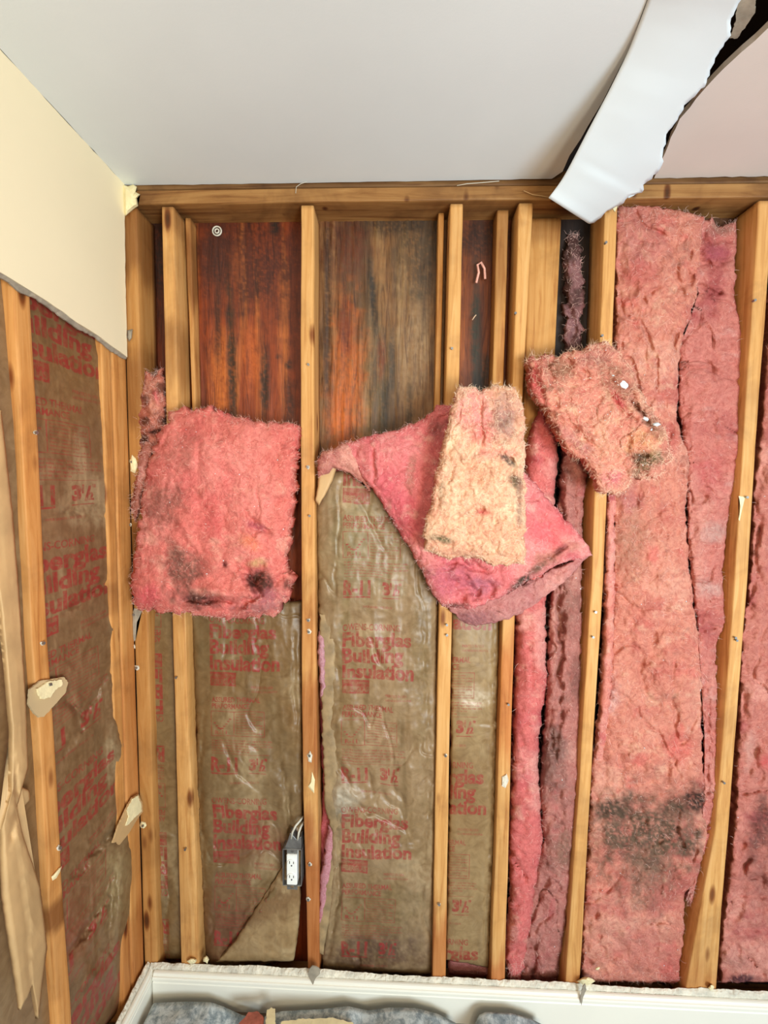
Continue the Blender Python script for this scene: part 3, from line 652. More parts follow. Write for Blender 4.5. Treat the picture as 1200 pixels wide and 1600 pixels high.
kraft_batt('kraft faced batt with red print and torn left edge in the middle bay', [(500, 742), (494, 800), (498, 960), (504, 1100), (510, 1240), (516, 1300), (508, 1440), (502, 1516)], [(690, 700), (684, 960), (683, 1240), (676, 1524)], kfit(533, 990, .02, amp=.016, seed=6), 37,
           cols=(150, 124, 92), base=.05, thick=.04, fl=[(499, 740), (500, 960), (500, 1100), (505, 1240), (500, 1300), (494, 1440), (492, 1480)], frr=[(690, 700), (684, 960), (681, 1240), (674, 1470)],
           mottle=[((130, 104, 68), 7, 4, -.1, .4, .7), ((184, 160, 124), 10, 6, .1, .5, .6), ((112, 90, 58), 24, 3, .15, .5, .6)],
           blobs=[(575, 850, 70, 90, 0, .5, (132, 122, 88), .6), (660, 1000, 18, 200, 0, .6, (116, 96, 60), .6), (590, 1430, 80, 70, 0, .5, (112, 92, 58), .7), (540, 1250, 22, 30, 0, .4, (188, 178, 160), .8), (590, 1490, 90, 36, 0, .5, (84, 58, 46), .85), (545, 900, 10, 130, 5, .6, (124, 108, 70), .6), (530, 1280, 10, 30, 0, .5, (90, 78, 60), .6)],
           creases=[([(572, 985), (588, 1020), (602, 1045)], 3, .008), ([(528, 1240), (560, 1258), (600, 1280), (640, 1300)], 4, .010), ([(520, 1165), (532, 1200), (555, 1235)], 4, .008), ([(530, 1310), (528, 1400), (512, 1500)], 4, .012), ([(520, 1000), (530, 1080), (520, 1200)], 5, .006), ([(660, 970), (672, 1200), (660, 1400)], 4, .007), ([(575, 1200), (590, 1260)], 3, .006), ([(560, 780), (600, 860)], 4, .006)],
           bumps=[(545, 1245, 26, 14, 20, .012), (600, 1340, 50, 40, 0, .012), (524, 1130, 10, 12, 0, .010), (640, 1220, 30, 60, 0, .006)])
kraft_batt('narrow kraft faced batt with cropped red print between two close studs', [(706, 955), (704, 1200), (696, 1500)], [(780, 955), (776, 1200), (764, 1512)], kfit(651, 1205, .03, amp=.004, seed=9), 41,
           base=.05, thick=.028, cols=(152, 126, 88), noise=[('r', 8, 5, .0016), ('n', 4, 3, .003), ('r', 60, 30, .0006)], blobs=[(740, 1090, 30, 20, 0, .5, (206, 190, 166), .6)],
           creases=[([(706, 1085), (740, 1096), (776, 1092)], 3, .004), ([(740, 1132), (776, 1134)], 2, .003), ([(772, 960), (770, 1240), (756, 1480)], 3, .008)], fillc=(190, 130, 124),
           fl=[(706, 955), (704, 1200), (700, 1524)], frr=[(780, 955), (778, 1200), (768, 1526)])
mb = bpy.data.objects['insulation_batt.002']
patch('torn_flange', M_KTAN2, [(499, 960), (501, 1040), (503, 1130), (506, 1200), (508, 1260), (524, 1312)], [(522, 960), (524, 1060), (520, 1120), (528, 1200), (534, 1262), (532, 1316)], base=.018, thick=.008, prof=3, edge=.4, noise=[('r', 14, 6, .003), ('n', 30, 14, .002)], jit=1.2, jits=7, parent=mb, seed=201, res=.003)
patch('torn_flange', M_KTAN2, [(526, 1300), (512, 1360), (500, 1430), (491, 1486)], [(534, 1318), (524, 1380), (514, 1440), (505, 1492)], base=.016, thick=.007, prof=3, edge=.4, noise=[('r', 14, 6, .003)], jit=.8, parent=mb, seed=203, res=.003)
pf = patch('fiber_edge', M_FIB, [(498, 985), (497, 1040), (501, 1090)], [(508, 985), (509, 1040), (507, 1090)], base=.03, thick=.03, prof=2.2, parent=mb, cols=(206, 160, 170), noise=[('n', 30, 20, .004)], seed=205, res=.003)
pf = patch('fiber_edge', M_FIB, [(512, 1290), (504, 1340), (498, 1400), (494, 1470)], [(528, 1290), (520, 1350), (510, 1420), (500, 1472)], base=.035, thick=.03, prof=2.2, parent=mb, cols=(206, 150, 160), noise=[('n', 30, 20, .004)], seed=207, res=.003)
fb1 = bpy.data.objects['insulation_batt.001']
patch('peeled_corner', M_KRAFT, [(462, 1318), (440, 1356), (404, 1412), (366, 1470), (338, 1504)], [(473, 1330), (470, 1380), (468, 1430), (464, 1470), (458, 1502)], base=.028, thick=.022, prof=3.2, edge=.25, noise=[('r', 9, 5, .006), ('n', 6, 4, .008), ('r', 30, 18, .002)], cols=(156, 128, 90), mottle=[((124, 92, 60), 8, 6, -.05, .4, .8), ((180, 156, 118), 10, 8, .1, .5, .6)],
      uvf=lambda a, z, px, py: (a*0+.9, z*0+.06), jit=1, parent=fb1, seed=209, res=.0035)
# left wall
_a, _b = atX(85, 900, -.03).y, atX(183, 868, -.03).y; WL = (_b-_a)/((453-195)/640); _p = atX(73, 866, -.03); _q = atX(98, 1250, -.03)
print('LEFT PRINT', _a, _b, WL, _p, _q)
kuvL = kuv(_a-195/640*WL, _p.z-.95*(_p.z-_q.z), width=WL, amp=.010, seed=12, per=_p.z-_q.z)
tL, kL = kraft_batt('large kraft faced batt with red print filling the left wall bay', [(14, 400), (30, 700), (50, 1000), (66, 1240), (80, 1420), (90, 1680)], [(184, 520), (190, 700), (198, 1000), (206, 1200), (220, 1400), (226, 1540)],
    kuvL, 45, axis=0, base=-.06, thick=.040, cols=(128, 98, 68), noise=[('r', 9, 7, .003), ('r', 24, 12, .002), ('n', 4, 3, .006), ('r', 60, 40, .0006)], prof=5.,
    blobs=[(150, 800, 50, 30, -10, .5, (176, 156, 120), .5), (110, 600, 60, 120, 0, .6, (140, 104, 64), .5), (190, 1380, 40, 100, 0, .5, (150, 130, 92), .7), (130, 1560, 60, 60, 0, .5, (110, 80, 52), .6), (180, 1180, 20, 50, 0, .5, (170, 150, 116), .6), (110, 1470, 40, 60, 0, .5, (136, 76, 54), .5)],
    creases=[([(100, 960), (150, 920), (184, 900)], 4, .010), ([(88, 1080), (130, 1120), (180, 1030)], 5, .008), ([(150, 1420), (176, 1360), (172, 1490)], 5, .006), ([(100, 1380), (150, 1330), (200, 1270)], 6, .010), ([(182, 1010), (184, 1100), (196, 1180)], 4, .010), ([(100, 1500), (170, 1400)], 5, .012), ([(70, 812), (110, 800), (170, 806)], 4, .006), ([(112, 1090), (124, 1140), (100, 1180)], 5, .006)],
    bumps=[(188, 1420, 14, 60, 8, .020), (196, 1340, 16, 40, 0, .010), (165, 990, 24, 14, -30, .008), (180, 1160, 14, 30, 0, .010), (130, 1150, 24, 20, 0, .008), (150, 1540, 24, 30, 0, .010)], jit=.3, T_=[(14, 400), (110, 480), (184, 520)])
tag(tL)
kraft_batt('kraft faced batt at the left edge of the photo behind the hanging paper', [(-160, 300), (-160, 700), (-150, 1000), (-120, 1300), (-100, 2150)], [(26, 425), (42, 700), (52, 1000), (68, 1300), (108, 1900)],
    kuv(atX(14, 560, -.02).y-.28, atX(10, 700, -.02).z-.2, width=.30, amp=.006, seed=14), 47, axis=0, base=-.06, thick=.034, cols=(140, 112, 80), noise=[('r', 8, 5, .0018), ('n', 4, 3, .004)], fill=False)

# hanging strip of torn tan kraft paper on the left
sL = [(-30, 660), (-24, 800), (2, 960), (18, 1140), (18, 1240), (2, 1295), (6, 1400), (18, 1480), (28, 1545), (33, 1578)]
sR = [(2, 640), (20, 800), (30, 930), (40, 1090), (44, 1200), (26, 1264), (38, 1310), (64, 1390), (74, 1480), (60, 1592)]
sB = [(33, 1578), (44, 1556), (51, 1538), (54, 1560), (60, 1592)]
o = patch('torn_kraft_strip', M_KTAN, sL, sR, None, sB, axis=0, base=-.002, cw=2., thick=.012, prof=6, edge=.5, res=.005, noise=[('n', 6, 3, .004), ('r', 18, 6, .0018)], jit=.4,
          creases=[([(22, 1180), (30, 1262), (12, 1330)], 5, .006), ([(20, 1300), (40, 1420), (50, 1560)], 4, .003)], seed=51, corners=(.0, .0, .03, .02))
tag(o, 'long torn tan kraft paper strip hanging at the left edge, narrow twist halfway', 'paper')
o = patch('torn_kraft_strip', M_KTAN, [(20, 1225), (30, 1262)], [(46, 1235), (47, 1250), (34, 1264)], None, None, axis=0, base=-.010, thick=.006, prof=4, edge=.4, res=.005, noise=[('n', 14, 14, .002)], jit=.4, seed=52)
tag(o, 'small grey-tan folded paper corner behind the strip twist at the left edge', 'paper')
# paper scraps hanging on the left wall studs
def scrap(name, px, axis, base, thick, m, label, cat='paper', n=.004, jag=.0008, parent=None, off=None):
    P = [Vector(on(axis, base, *p)) for p in px]; v = [0, 0, 0]; v[axis] = (-thick if axis == 1 else thick)
    o = prism(name, P, off or v, m, parent, n=n, jag=jag)
    if label: tag(o, label, cat)
    return o
a = scrap('drywall_scrap', [(42, 1100), (44, 1077), (60, 1064), (84, 1060), (98, 1058), (104, 1066), (100, 1082), (84, 1100), (66, 1120), (58, 1121), (50, 1113)], 0, -.009, .004, plain('beige_paper', (196, 170, 128), .85, .03, 8, .1, 40), 'oval beige drywall paper scrap nailed to the left wall stud', 'drywall scrap')
scrap('gypsum_face', [(55, 1076), (76, 1064), (94, 1062), (95, 1070), (84, 1078), (76, 1090), (62, 1092), (58, 1084)], 0, -.004, .004, M_CHIP, None, parent=a, jag=.0015)
scrap('nail_head', [(76, 1068), (80, 1067), (81, 1071), (77, 1072)], 0, .001, .002, M_METAL, None, parent=a, n=0)
a = scrap('drywall_scrap', [(174, 1317), (183, 1290), (196, 1262), (205, 1246), (214, 1241), (220, 1254), (221, 1268), (212, 1280), (200, 1300), (190, 1313), (184, 1320), (180, 1315)], 0, -.002, .005, M_KTAN, 'pointed tan and white drywall paper scrap hanging by the corner stud', 'drywall scrap')
scrap('gypsum_face', [(197, 1266), (206, 1248), (214, 1243), (219, 1256), (220, 1268), (208, 1278), (200, 1288), (195, 1290), (200, 1276)], 0, .004, .003, M_CHIP, None, parent=a, jag=.0012)

# ================================================================== EXPOSED PINK BATTS
PK = (226, 132, 132); PKS = (228, 150, 138)
PM = [((236, 168, 158), 9, 9, 0, .45, .8), ((196, 92, 100), 11, 11, .08, .5, .7), ((240, 190, 170), 26, 26, .15, .5, .6), ((150, 84, 84), 40, 40, .28, .6, .5)]
GY = (112, 96, 82); DG = (66, 58, 50)
PN = [('c', 7, 7, .008), ('n', 10, 10, .016), ('b', 22, 22, .007), ('n', 55, 55, .003), ('r', 110, 110, .0006)]
def pink(name, label, L_, R_, seed, **kw):
    kw.setdefault('noise', PN); kw.setdefault('cols', PK); kw.setdefault('mottle', PM); kw.setdefault('res', .0035)
    nf = kw.pop('nf', 1200); fw = kw.pop('fw', None); cat = kw.pop('cat', 'insulation'); fc = kw.pop('fc', (240, 196, 184)); fe = kw.pop('fe', .4); flen = kw.pop('flen', .014)
    o = patch(name, M_FIB, L_, R_, seed=seed, **kw)
    if label: tag(o, label, cat)
    fibers(o, nf, M_STR, flen, where=fw, edge=fe, seed=int(seed*7)+1, cols=fc)
    return o
# --- bay 4: two vertical strips + grey fluff above
pink('pink_batt_strip', 'slender bright pink insulation strip hanging beside the fourth stud, lower part',
     [(858, 600), (822, 700), (815, 850), (806, 960), (804, 1050), (800, 1200), (796, 1300), (797, 1400), (790, 1500), (796, 1534)],
     [(882, 600), (872, 700), (862, 850), (852, 960), (855, 1060), (842, 1150), (842, 1210), (850, 1310), (836, 1390), (826, 1470), (814, 1534)],
     61, base=.05, thick=.075, prof=2.4, cols=(222, 124, 120), noise=[('c', 9, 6, .010), ('n', 12, 9, .014), ('r', 34, 18, .007), ('n', 60, 40, .005)],
     creases=[([(822, 980), (828, 1030), (836, 1100)], 3, .012), ([(830, 600), (850, 700), (846, 780)], 5, .01), ([(800, 1330), (824, 1395)], 4, .012), ([(815, 1140), (822, 1260), (812, 1330)], 4, .008)], flen=.018, fe=.6)
pink('pink_batt_strip', 'dusty mauve insulation strip packed beside the fifth stud',
     [(884, 640), (872, 780), (868, 880), (858, 960), (854, 1060), (848, 1150), (842, 1240), (846, 1310), (826, 1400), (812, 1460), (804, 1536)],
     [(930, 640), (912, 780), (910, 900), (908, 1060), (906, 1180), (901, 1290), (893, 1380), (886, 1450), (876, 1500), (872, 1536)],
     63, base=.085, thick=.085, prof=3, cols=(190, 130, 120), mottle=[((214, 160, 146), 9, 9, 0, .45, .7), ((140, 100, 92), 12, 12, 0, .45, .8), ((206, 110, 112), 12, 8, .15, .5, .6)],
     noise=[('c', 7, 7, .010), ('n', 12, 9, .012), ('b', 22, 14, .010), ('n', 60, 60, .004)],
     blobs=[(866, 1190, 26, 60, 0, .6, (132, 104, 96), .7), (880, 1330, 22, 40, 0, .5, (140, 108, 92), .8), (890, 950, 20, 50, 0, .6, (136, 102, 92), .6)],
     creases=[([(876, 700), (872, 860), (876, 960), (874, 1040), (876, 1110), (866, 1150), (868, 1190)], 5, .030), ([(874, 1050), (904, 1052)], 2.5, .008), ([(848, 1270), (870, 1280), (896, 1300)], 3, .010), ([(840, 1400), (860, 1372), (888, 1400)], 4, .014), ([(830, 1470), (834, 1500), (830, 1536)], 4, .030), ([(834, 1476), (848, 1430), (870, 1420)], 4, .012), ([(880, 1180), (905, 1200)], 3, .008)],
     bumps=[(862, 980, 10, 40, 0, .006), (886, 1240, 18, 24, 0, .010)], flen=.012)
pink('insulation_fluff', 'grey-pink fluff of insulation in the dark gap right of the wide board', [(886, 366), (880, 430), (884, 500), (878, 600)], [(906, 366), (912, 430), (911, 500), (914, 600)], 65, base=.09, thick=.04, prof=2.2, cols=(150, 112, 112),
     mottle=[((184, 146, 144), 9, 9, 0, .45, .7), ((84, 64, 60), 12, 12, 0, .4, .9)], noise=[('n', 18, 14, .012), ('b', 40, 30, .006)], creases=[([(884, 470), (894, 500), (886, 540)], 5, .02)], res=.003, jit=4, nf=600)
# --- bay 5: big pink batts
pink('pink_batt', 'wide salmon pink batt filling the bay right of the fifth stud, grey mould low down',
     [(962, 322), (962, 480), (960, 560), (957, 700), (958, 800), (958, 900), (955, 1000), (950, 1100), (926, 1180), (921, 1250), (916, 1380), (910, 1460), (910, 1534)],
     [(1100, 340), (1092, 420), (1088, 470), (1062, 545), (1058, 660), (1078, 720), (1072, 800), (1076, 880), (1086, 960), (1098, 1030), (1098, 1150), (1100, 1235), (1106, 1300), (1092, 1370), (1070, 1400), (1068, 1470), (1062, 1536)],
     71, T=[(962, 322), (1010, 320), (1060, 328), (1100, 340)], base=.06, thick=.062, prof=5, edge=.35, cols=(220, 148, 128),
     mottle=[((232, 172, 150), 7, 7, -.05, .4, .8), ((196, 104, 98), 9, 9, .05, .5, .7), ((226, 120, 112), 14, 14, .15, .5, .6), ((238, 196, 166), 26, 34, .12, .5, .5), ((158, 110, 98), 20, 20, .25, .6, .5)],
     noise=[('c', 5, 4, .011), ('n', 8, 7, .012), ('b', 16, 12, .010), ('n', 44, 40, .005), ('r', 90, 100, .0016)],
     blobs=[(1015, 1305, 105, 66, 0, .7, (110, 92, 76), 1.), (960, 1262, 44, 24, -20, .6, (78, 70, 58), .95), (1088, 1248, 26, 28, 0, .5, (54, 48, 42), .95), (1010, 1370, 50, 60, 10, .7, (132, 108, 92), .7), (1050, 1262, 24, 22, 0, .5, (70, 62, 50), .8),
            (985, 850, 34, 60, 10, .6, (170, 130, 108), .6), (985, 780, 20, 26, 0, .5, (190, 120, 122), .6), (1060, 1165, 26, 36, 0, .6, (218, 100, 96), .6), (955, 1085, 16, 36, 0, .5, (224, 190, 190), .6), (1000, 360, 50, 60, 0, .6, (196, 122, 120), .5), (1005, 1480, 60, 50, 0, .6, (206, 132, 124), .5)],
     creases=[([(964, 380), (1000, 382), (1050, 378)], 3, .008), ([(1082, 400), (1078, 440), (1084, 450)], 4, .016), ([(970, 460), (974, 495), (1004, 500), (1026, 560), (1028, 600), (1014, 640)], 3, .012), ([(1004, 500), (1010, 460), (1036, 440), (1084, 460), (1100, 490)], 3, .009),
              ([(1050, 548), (1062, 520), (1082, 500)], 3, .014), ([(976, 520), (972, 560)], 3, .008), ([(1096, 760), (1078, 700)], 4, .010), ([(962, 1080), (1010, 1120), (1040, 1170), (1060, 1220), (1080, 1240)], 3, .010), ([(958, 945), (1010, 940), (1080, 950)], 3, .006), ([(1060, 1260), (1062, 1330), (1056, 1370)], 3, .012), ([(1085, 1285), (1082, 1350)], 3, .012),
              ([(930, 1390), (934, 1460), (950, 1500)], 4, .008), ([(975, 1240), (984, 1300)], 3, .008), ([(1000, 1450), (1040, 1440), (1066, 1460)], 4, .010), ([(1000, 1250), (1006, 1300)], 3, .007), ([(960, 1010), (1000, 1032), (1080, 1046)], 3, .006)],
     bumps=[(1030, 500, 40, 36, 0, .012), (1000, 590, 30, 40, 0, .010), (1020, 1190, 60, 30, 10, .016), (1010, 420, 40, 40, 0, .008), (1020, 900, 50, 60, 0, .010), (1050, 1050, 40, 40, 0, .008)], nf=3400, fe=.25, flen=.016)
pink('pink_batt_strip', 'thin pink roll of insulation edging the right side of the fifth stud',
     [(950, 760), (946, 850), (943, 960), (940, 1060), (932, 1150), (928, 1200)], [(964, 760), (961, 850), (962, 960), (957, 1060), (950, 1140), (942, 1200)], 73, base=.03, thick=.045, prof=2.2, cols=(230, 150, 134), noise=[('n', 14, 10, .005), ('n', 60, 50, .003)], nf=400, fe=.7)
pink('pink_batt_strip', 'mauve pink folded batt edge pressed against the sixth stud',
     [(1092, 400), (1086, 460), (1098, 500), (1060, 545), (1060, 640), (1072, 720), (1074, 860), (1088, 980), (1094, 1040), (1100, 1150), (1098, 1240), (1084, 1360), (1072, 1400)],
     [(1152, 352), (1150, 440), (1148, 470), (1164, 530), (1163, 600), (1162, 700), (1140, 800), (1130, 900), (1134, 980), (1120, 1010), (1120, 1100), (1122, 1240), (1116, 1300), (1090, 1380), (1078, 1420)],
     75, T=[(1092, 400), (1086, 352), (1112, 338), (1120, 352), (1152, 348)], base=.07, thick=.062, prof=3., edge=.3, cols=(212, 136, 124),
     mottle=[((222, 158, 144), 8, 8, 0, .45, .7), ((178, 92, 92), 9, 9, .05, .5, .8), ((222, 180, 170), 20, 30, .15, .5, .5)],
     noise=[('c', 5, 9, .011), ('n', 9, 9, .014), ('b', 18, 14, .009), ('r', 14, 60, .003), ('n', 60, 60, .003)],
     blobs=[(1128, 355, 24, 14, 0, .4, (150, 124, 108), .7), (1120, 395, 24, 14, 0, .5, (176, 90, 110), .6), (1120, 830, 30, 20, 0, .5, (200, 168, 158), .7), (1112, 920, 24, 18, 0, .5, (214, 186, 176), .6), (1112, 740, 34, 40, 0, .5, (198, 92, 96), .6)],
     creases=[([(1100, 360), (1112, 385), (1140, 378)], 4, .014), ([(1088, 405), (1120, 415), (1150, 400)], 4, .016), ([(1092, 440), (1104, 460), (1130, 455)], 4, .018), ([(1100, 500), (1112, 520), (1116, 545)], 3, .014), ([(1064, 575), (1110, 580), (1160, 600)], 4, .012), ([(1068, 800), (1110, 796), (1136, 800)], 3, .006), ([(1074, 850), (1132, 846)], 3, .006), ([(1078, 900), (1130, 896)], 3, .005), ([(1092, 975), (1134, 984)], 4, .010), ([(1108, 1060), (1104, 1240)], 4, .008), ([(1120, 640), (1116, 700)], 4, .008)],
     nf=1100, fe=.5)
# --- bay 6
pink('pink_batt', 'pink batt right of the sixth stud at the right edge of the photo, darker below',
     [(1230, 330), (1200, 520), (1190, 660), (1178, 760), (1172, 900), (1158, 1000), (1156, 1080), (1152, 1180), (1150, 1260), (1140, 1360), (1126, 1460), (1124, 1536)],
     [(1420, 330), (1420, 900), (1380, 1536)], 77, base=.075, thick=.075, prof=8, edge=.4, cols=(206, 134, 120), res=.0045,
     mottle=[((228, 164, 148), 7, 7, 0, .4, .8), ((174, 84, 90), 9, 9, .05, .5, .7)], noise=[('c', 5, 4, .013), ('n', 9, 7, .016), ('b', 18, 14, .010), ('n', 50, 50, .004)],
     blobs=[(1190, 1290, 22, 60, 10, .6, (108, 72, 66), .85), (1200, 1380, 40, 60, 0, .6, (150, 100, 92), .6), (1150, 1505, 24, 20, 0, .5, (190, 140, 128), .6), (1160, 1530, 24, 8, 0, .5, (70, 44, 56), .9), (1195, 1190, 14, 16, 0, .4, (206, 80, 84), .7), (1172, 1170, 12, 34, 0, .5, (224, 176, 160), .6)],
     creases=[([(1186, 760), (1182, 880), (1168, 960)], 4, .014), ([(1160, 1060), (1175, 1150), (1190, 1220)], 5, .014), ([(1150, 1300), (1166, 1360), (1200, 1390)], 5, .016), ([(1140, 1470), (1170, 1500), (1200, 1540)], 4, .014)], nf=900, fe=.3)

# ================================================================== HANGING / FOLDED PIECES IN FRONT OF THE STUDS
YF = -.004
pink('pink_batt', 'big rectangular coral pink batt hanging over the two left studs, frayed mouldy bottom',
     [(268, 646), (246, 680), (232, 730), (222, 780), (216, 830), (209, 880), (205, 925), (207, 950)],
     [(469, 664), (464, 700), (462, 740), (460, 780), (452, 850), (448, 895), (462, 905), (450, 930), (436, 962)],
     81, T=[(268, 646), (290, 638), (325, 638), (370, 650), (420, 660), (469, 664)], B=[(207, 950), (240, 952), (270, 958), (320, 962), (380, 967), (436, 962)],
     base=YF, thick=.085, prof=4.5, profv=4.0, edge=.30, corners=(0, 0, .015, .01), cols=(232, 134, 124), res=.0028,
     mottle=[((246, 156, 146), 6, 6, -.1, .4, .8), ((222, 104, 104), 8, 8, .0, .5, .6), ((240, 180, 160), 16, 20, .15, .5, .6), ((170, 92, 86), 30, 36, .28, .6, .5)],
     noise=[('c', 6, 5, .004), ('n', 6, 6, .018), ('b', 13, 13, .008), ('n', 34, 34, .0035), ('r', 90, 90, .0012)],
     blobs=[(250, 790, 38, 46, 20, .7, (160, 104, 92), .8), (285, 700, 26, 40, 20, .7, (190, 124, 112), .6), (285, 890, 34, 46, -15, .7, (122, 88, 76), .85), (305, 938, 40, 12, 10, .5, (84, 58, 52), .85), (232, 930, 22, 20, 0, .4, (240, 112, 122), .7), (408, 910, 24, 20, 20, .6, (84, 60, 52), .95), (420, 935, 24, 18, 0, .5, (170, 110, 120), .7), (450, 912, 12, 10, 0, .4, (100, 70, 60), .8),
            (404, 880, 16, 8, 0, .4, (214, 186, 130), .7), (400, 950, 60, 8, 0, .5, (150, 108, 110), .7), (352, 882, 5, 6, 0, .1, (90, 30, 34), .9), (392, 848, 24, 12, 30, .5, (236, 134, 96), .7), (400, 822, 20, 8, 20, .4, (176, 90, 116), .6), (302, 770, 20, 12, 0, .5, (220, 132, 120), .5)],
     creases=[([(268, 958), (300, 935), (340, 940), (380, 945), (402, 930)], 5, .032), ([(402, 930), (392, 905), (410, 890)], 7, .045), ([(352, 882), (353, 883)], 4, .016), ([(380, 800), (404, 826), (420, 838)], 6, .018), ([(436, 790), (420, 785), (446, 775)], 4, .008), ([(300, 760), (312, 778)], 4, .008), ([(270, 820), (292, 850), (306, 866)], 5, .008), ([(442, 900), (420, 915), (436, 930)], 4, .014), ([(240, 700), (262, 690)], 4, .004)],
     bumps=[(345, 925, 40, 13, 4, .024), (350, 880, 30, 26, 0, .008), (235, 920, 22, 26, 0, .010), (412, 918, 9, 12, 0, .022), (300, 945, 26, 6, 8, .016), (250, 925, 30, 20, 0, .014), (390, 955, 40, 6, -4, .016), (385, 860, 20, 20, 0, .008), (330, 700, 60, 30, 0, .006), (446, 905, 12, 16, 0, .010)],
     jit=4.2, nf=2600, fe=.5, flen=.012, fc=(244, 196, 180))
pink('insulation_scrap', 'ragged brown-pink insulation scrap wedged between corner and first stud', [(222, 580), (220, 620), (216, 660), (218, 700), (216, 745)], [(256, 578), (259, 620), (260, 660), (254, 690), (236, 745)], 83, T=[(222, 580), (236, 588), (256, 578)],
     base=.04, thick=.060, prof=2.4, cols=(206, 130, 110), mottle=[((226, 160, 138), 20, 20, 0, .4, .8), ((110, 70, 56), 20, 20, .0, .4, .9)], noise=[('n', 26, 22, .014), ('r', 50, 40, .006)],
     blobs=[(226, 626, 10, 10, 0, .4, (60, 50, 44), .9), (240, 674, 16, 6, -10, .4, (44, 30, 26), .95), (244, 620, 6, 14, -15, .3, (238, 130, 130), .9), (228, 690, 8, 12, 0, .3, (50, 36, 30), .8)], creases=[([(222, 632), (236, 650)], 4, .012), ([(222, 680), (252, 676)], 4, .018)],
     bumps=[(244, 620, 6, 16, -15, .012), (240, 652, 14, 10, 0, .01)], res=.0025, jit=4, nf=700, flen=.018)
pink('insulation_scrap', 'dusty pink shred hanging at the left side of the big coral batt', [(226, 690), (216, 730), (208, 770), (205, 800)], [(248, 690), (232, 740), (222, 780), (214, 812)], 84, base=.0, thick=.035, prof=2.2, cols=(184, 120, 104), noise=[('n', 26, 22, .008)], res=.003, jit=3, nf=400)
for nm, k in (('pink_batt.002', 70), ('pink_batt', 60), ('pink_batt.001', 20), ('pink_batt_strip.001', 30)): glint_dust(bpy.data.objects[nm], k, M_PAPER, k)  # white specks put in as bright glints on the pink fibres
# folded batt: upper sheet draped sideways
fb = empty('folded_batt', (1.0, -.01, 1.2)); tag(fb, 'folded rose pink batt draped diagonally behind the pale block, kraft corner at its left', 'insulation')
fa = patch('folded_sheet', M_FIB, [(540, 694), (562, 740), (588, 772), (618, 822), (650, 875), (672, 920), (692, 948)], [(706, 632), (760, 690), (800, 720), (840, 758), (880, 806), (912, 842), (926, 868)],
     T=[(540, 694), (580, 680), (620, 672), (660, 656), (684, 634), (706, 632)], B=[(692, 948), (740, 952), (790, 930), (830, 905), (880, 880), (926, 868)],
     parent=fb, seed=87, base=YF, thick=.075, prof=4, profv=3.5, edge=.3, cols=(232, 134, 136), res=.003, corners=(0, .0, .02, .0),
     mottle=[((242, 164, 160), 7, 7, -.05, .4, .8), ((220, 104, 118), 8, 8, .05, .5, .7), ((240, 190, 176), 20, 24, .18, .5, .6), ((176, 130, 118), 12, 16, .25, .55, .5)],
     noise=[('c', 7, 7, .006), ('n', 8, 8, .012), ('b', 16, 16, .005), ('n', 40, 40, .003), ('r', 90, 90, .001)],
     blobs=[(684, 668, 16, 18, 0, .6, (128, 88, 84), .7), (642, 740, 8, 34, 5, .6, (176, 136, 116), .6), (870, 830, 36, 40, 30, .4, (240, 106, 112), .7), (705, 905, 50, 34, 0, .5, (196, 108, 128), .7), (752, 915, 26, 18, 0, .5, (172, 118, 144), .6), (898, 852, 30, 10, 35, .4, (236, 170, 160), .7), (860, 870, 50, 14, -28, .6, (190, 130, 110), .8), (790, 950, 60, 12, -28, .5, (160, 110, 130), .8), (818, 906, 30, 9, -42, .6, (60, 60, 48), .95), (845, 885, 22, 8, -35, .6, (96, 84, 66), .8), (712, 946, 30, 5, 0, .5, (80, 70, 60), .8), (876, 860, 14, 6, -35, .5, (90, 50, 44), .7)],
     creases=[([(574, 680), (580, 710), (588, 770)], 4, .012), ([(690, 880), (720, 880), (760, 895), (780, 880)], 6, .024), ([(700, 905), (740, 925), (776, 915)], 14, .030), ([(900, 845), (870, 862), (826, 880)], 3, .010), ([(650, 870), (664, 900), (690, 920)], 4, .006), ([(620, 740), (650, 790)], 5, .006)],
     bumps=[(740, 948, 50, 10, -4, .020), (810, 925, 20, 40, 50, .012), (620, 710, 40, 30, 30, .010), (640, 820, 20, 50, -35, .008), (880, 840, 30, 14, 30, .010)], jit=2.)
fibers(fa, 1500, M_STR, .012, edge=.5, seed=88, cols=(244, 200, 196))
fu = patch('fold_underside', M_FIB, [(684, 935), (706, 955), (722, 972)], [(924, 862), (880, 912), (812, 962)], T=[(684, 935), (790, 925), (924, 862)], B=[(722, 972), (745, 980), (774, 972), (812, 962)], parent=fb, seed=89, base=-.002, thick=.034, prof=3, edge=.4,
     cols=(202, 142, 138), blobs=[(740, 966, 40, 14, 0, .6, (140, 96, 104), .7), (870, 905, 40, 16, -40, .6, (226, 160, 150), .7)], mottle=[((224, 172, 164), 9, 9, 0, .4, .8), ((138, 94, 98), 10, 10, .05, .5, .8)], noise=[('c', 9, 12, .006), ('n', 12, 12, .010), ('b', 30, 30, .005), ('n', 60, 60, .002)], res=.004)
fc_ = patch('folded_corner', M_FIB, [(500, 708), (496, 730), (498, 748)], [(548, 688), (572, 716), (580, 758)], T=[(500, 708), (520, 700), (548, 688)], B=[(498, 748), (520, 732), (545, 738), (580, 768)], parent=fb, seed=91, base=YF, thick=.05, prof=2.6, edge=.3, cols=(214, 148, 136),
     mottle=[((234, 176, 160), 10, 10, 0, .45, .7), ((190, 110, 112), 12, 12, .05, .5, .7)], noise=[('n', 14, 14, .006), ('n', 50, 50, .002)], creases=[([(520, 712), (560, 740)], 4, .008)], res=.003)
fibers(fc_, 300, M_STR, .01, edge=.6, seed=92)
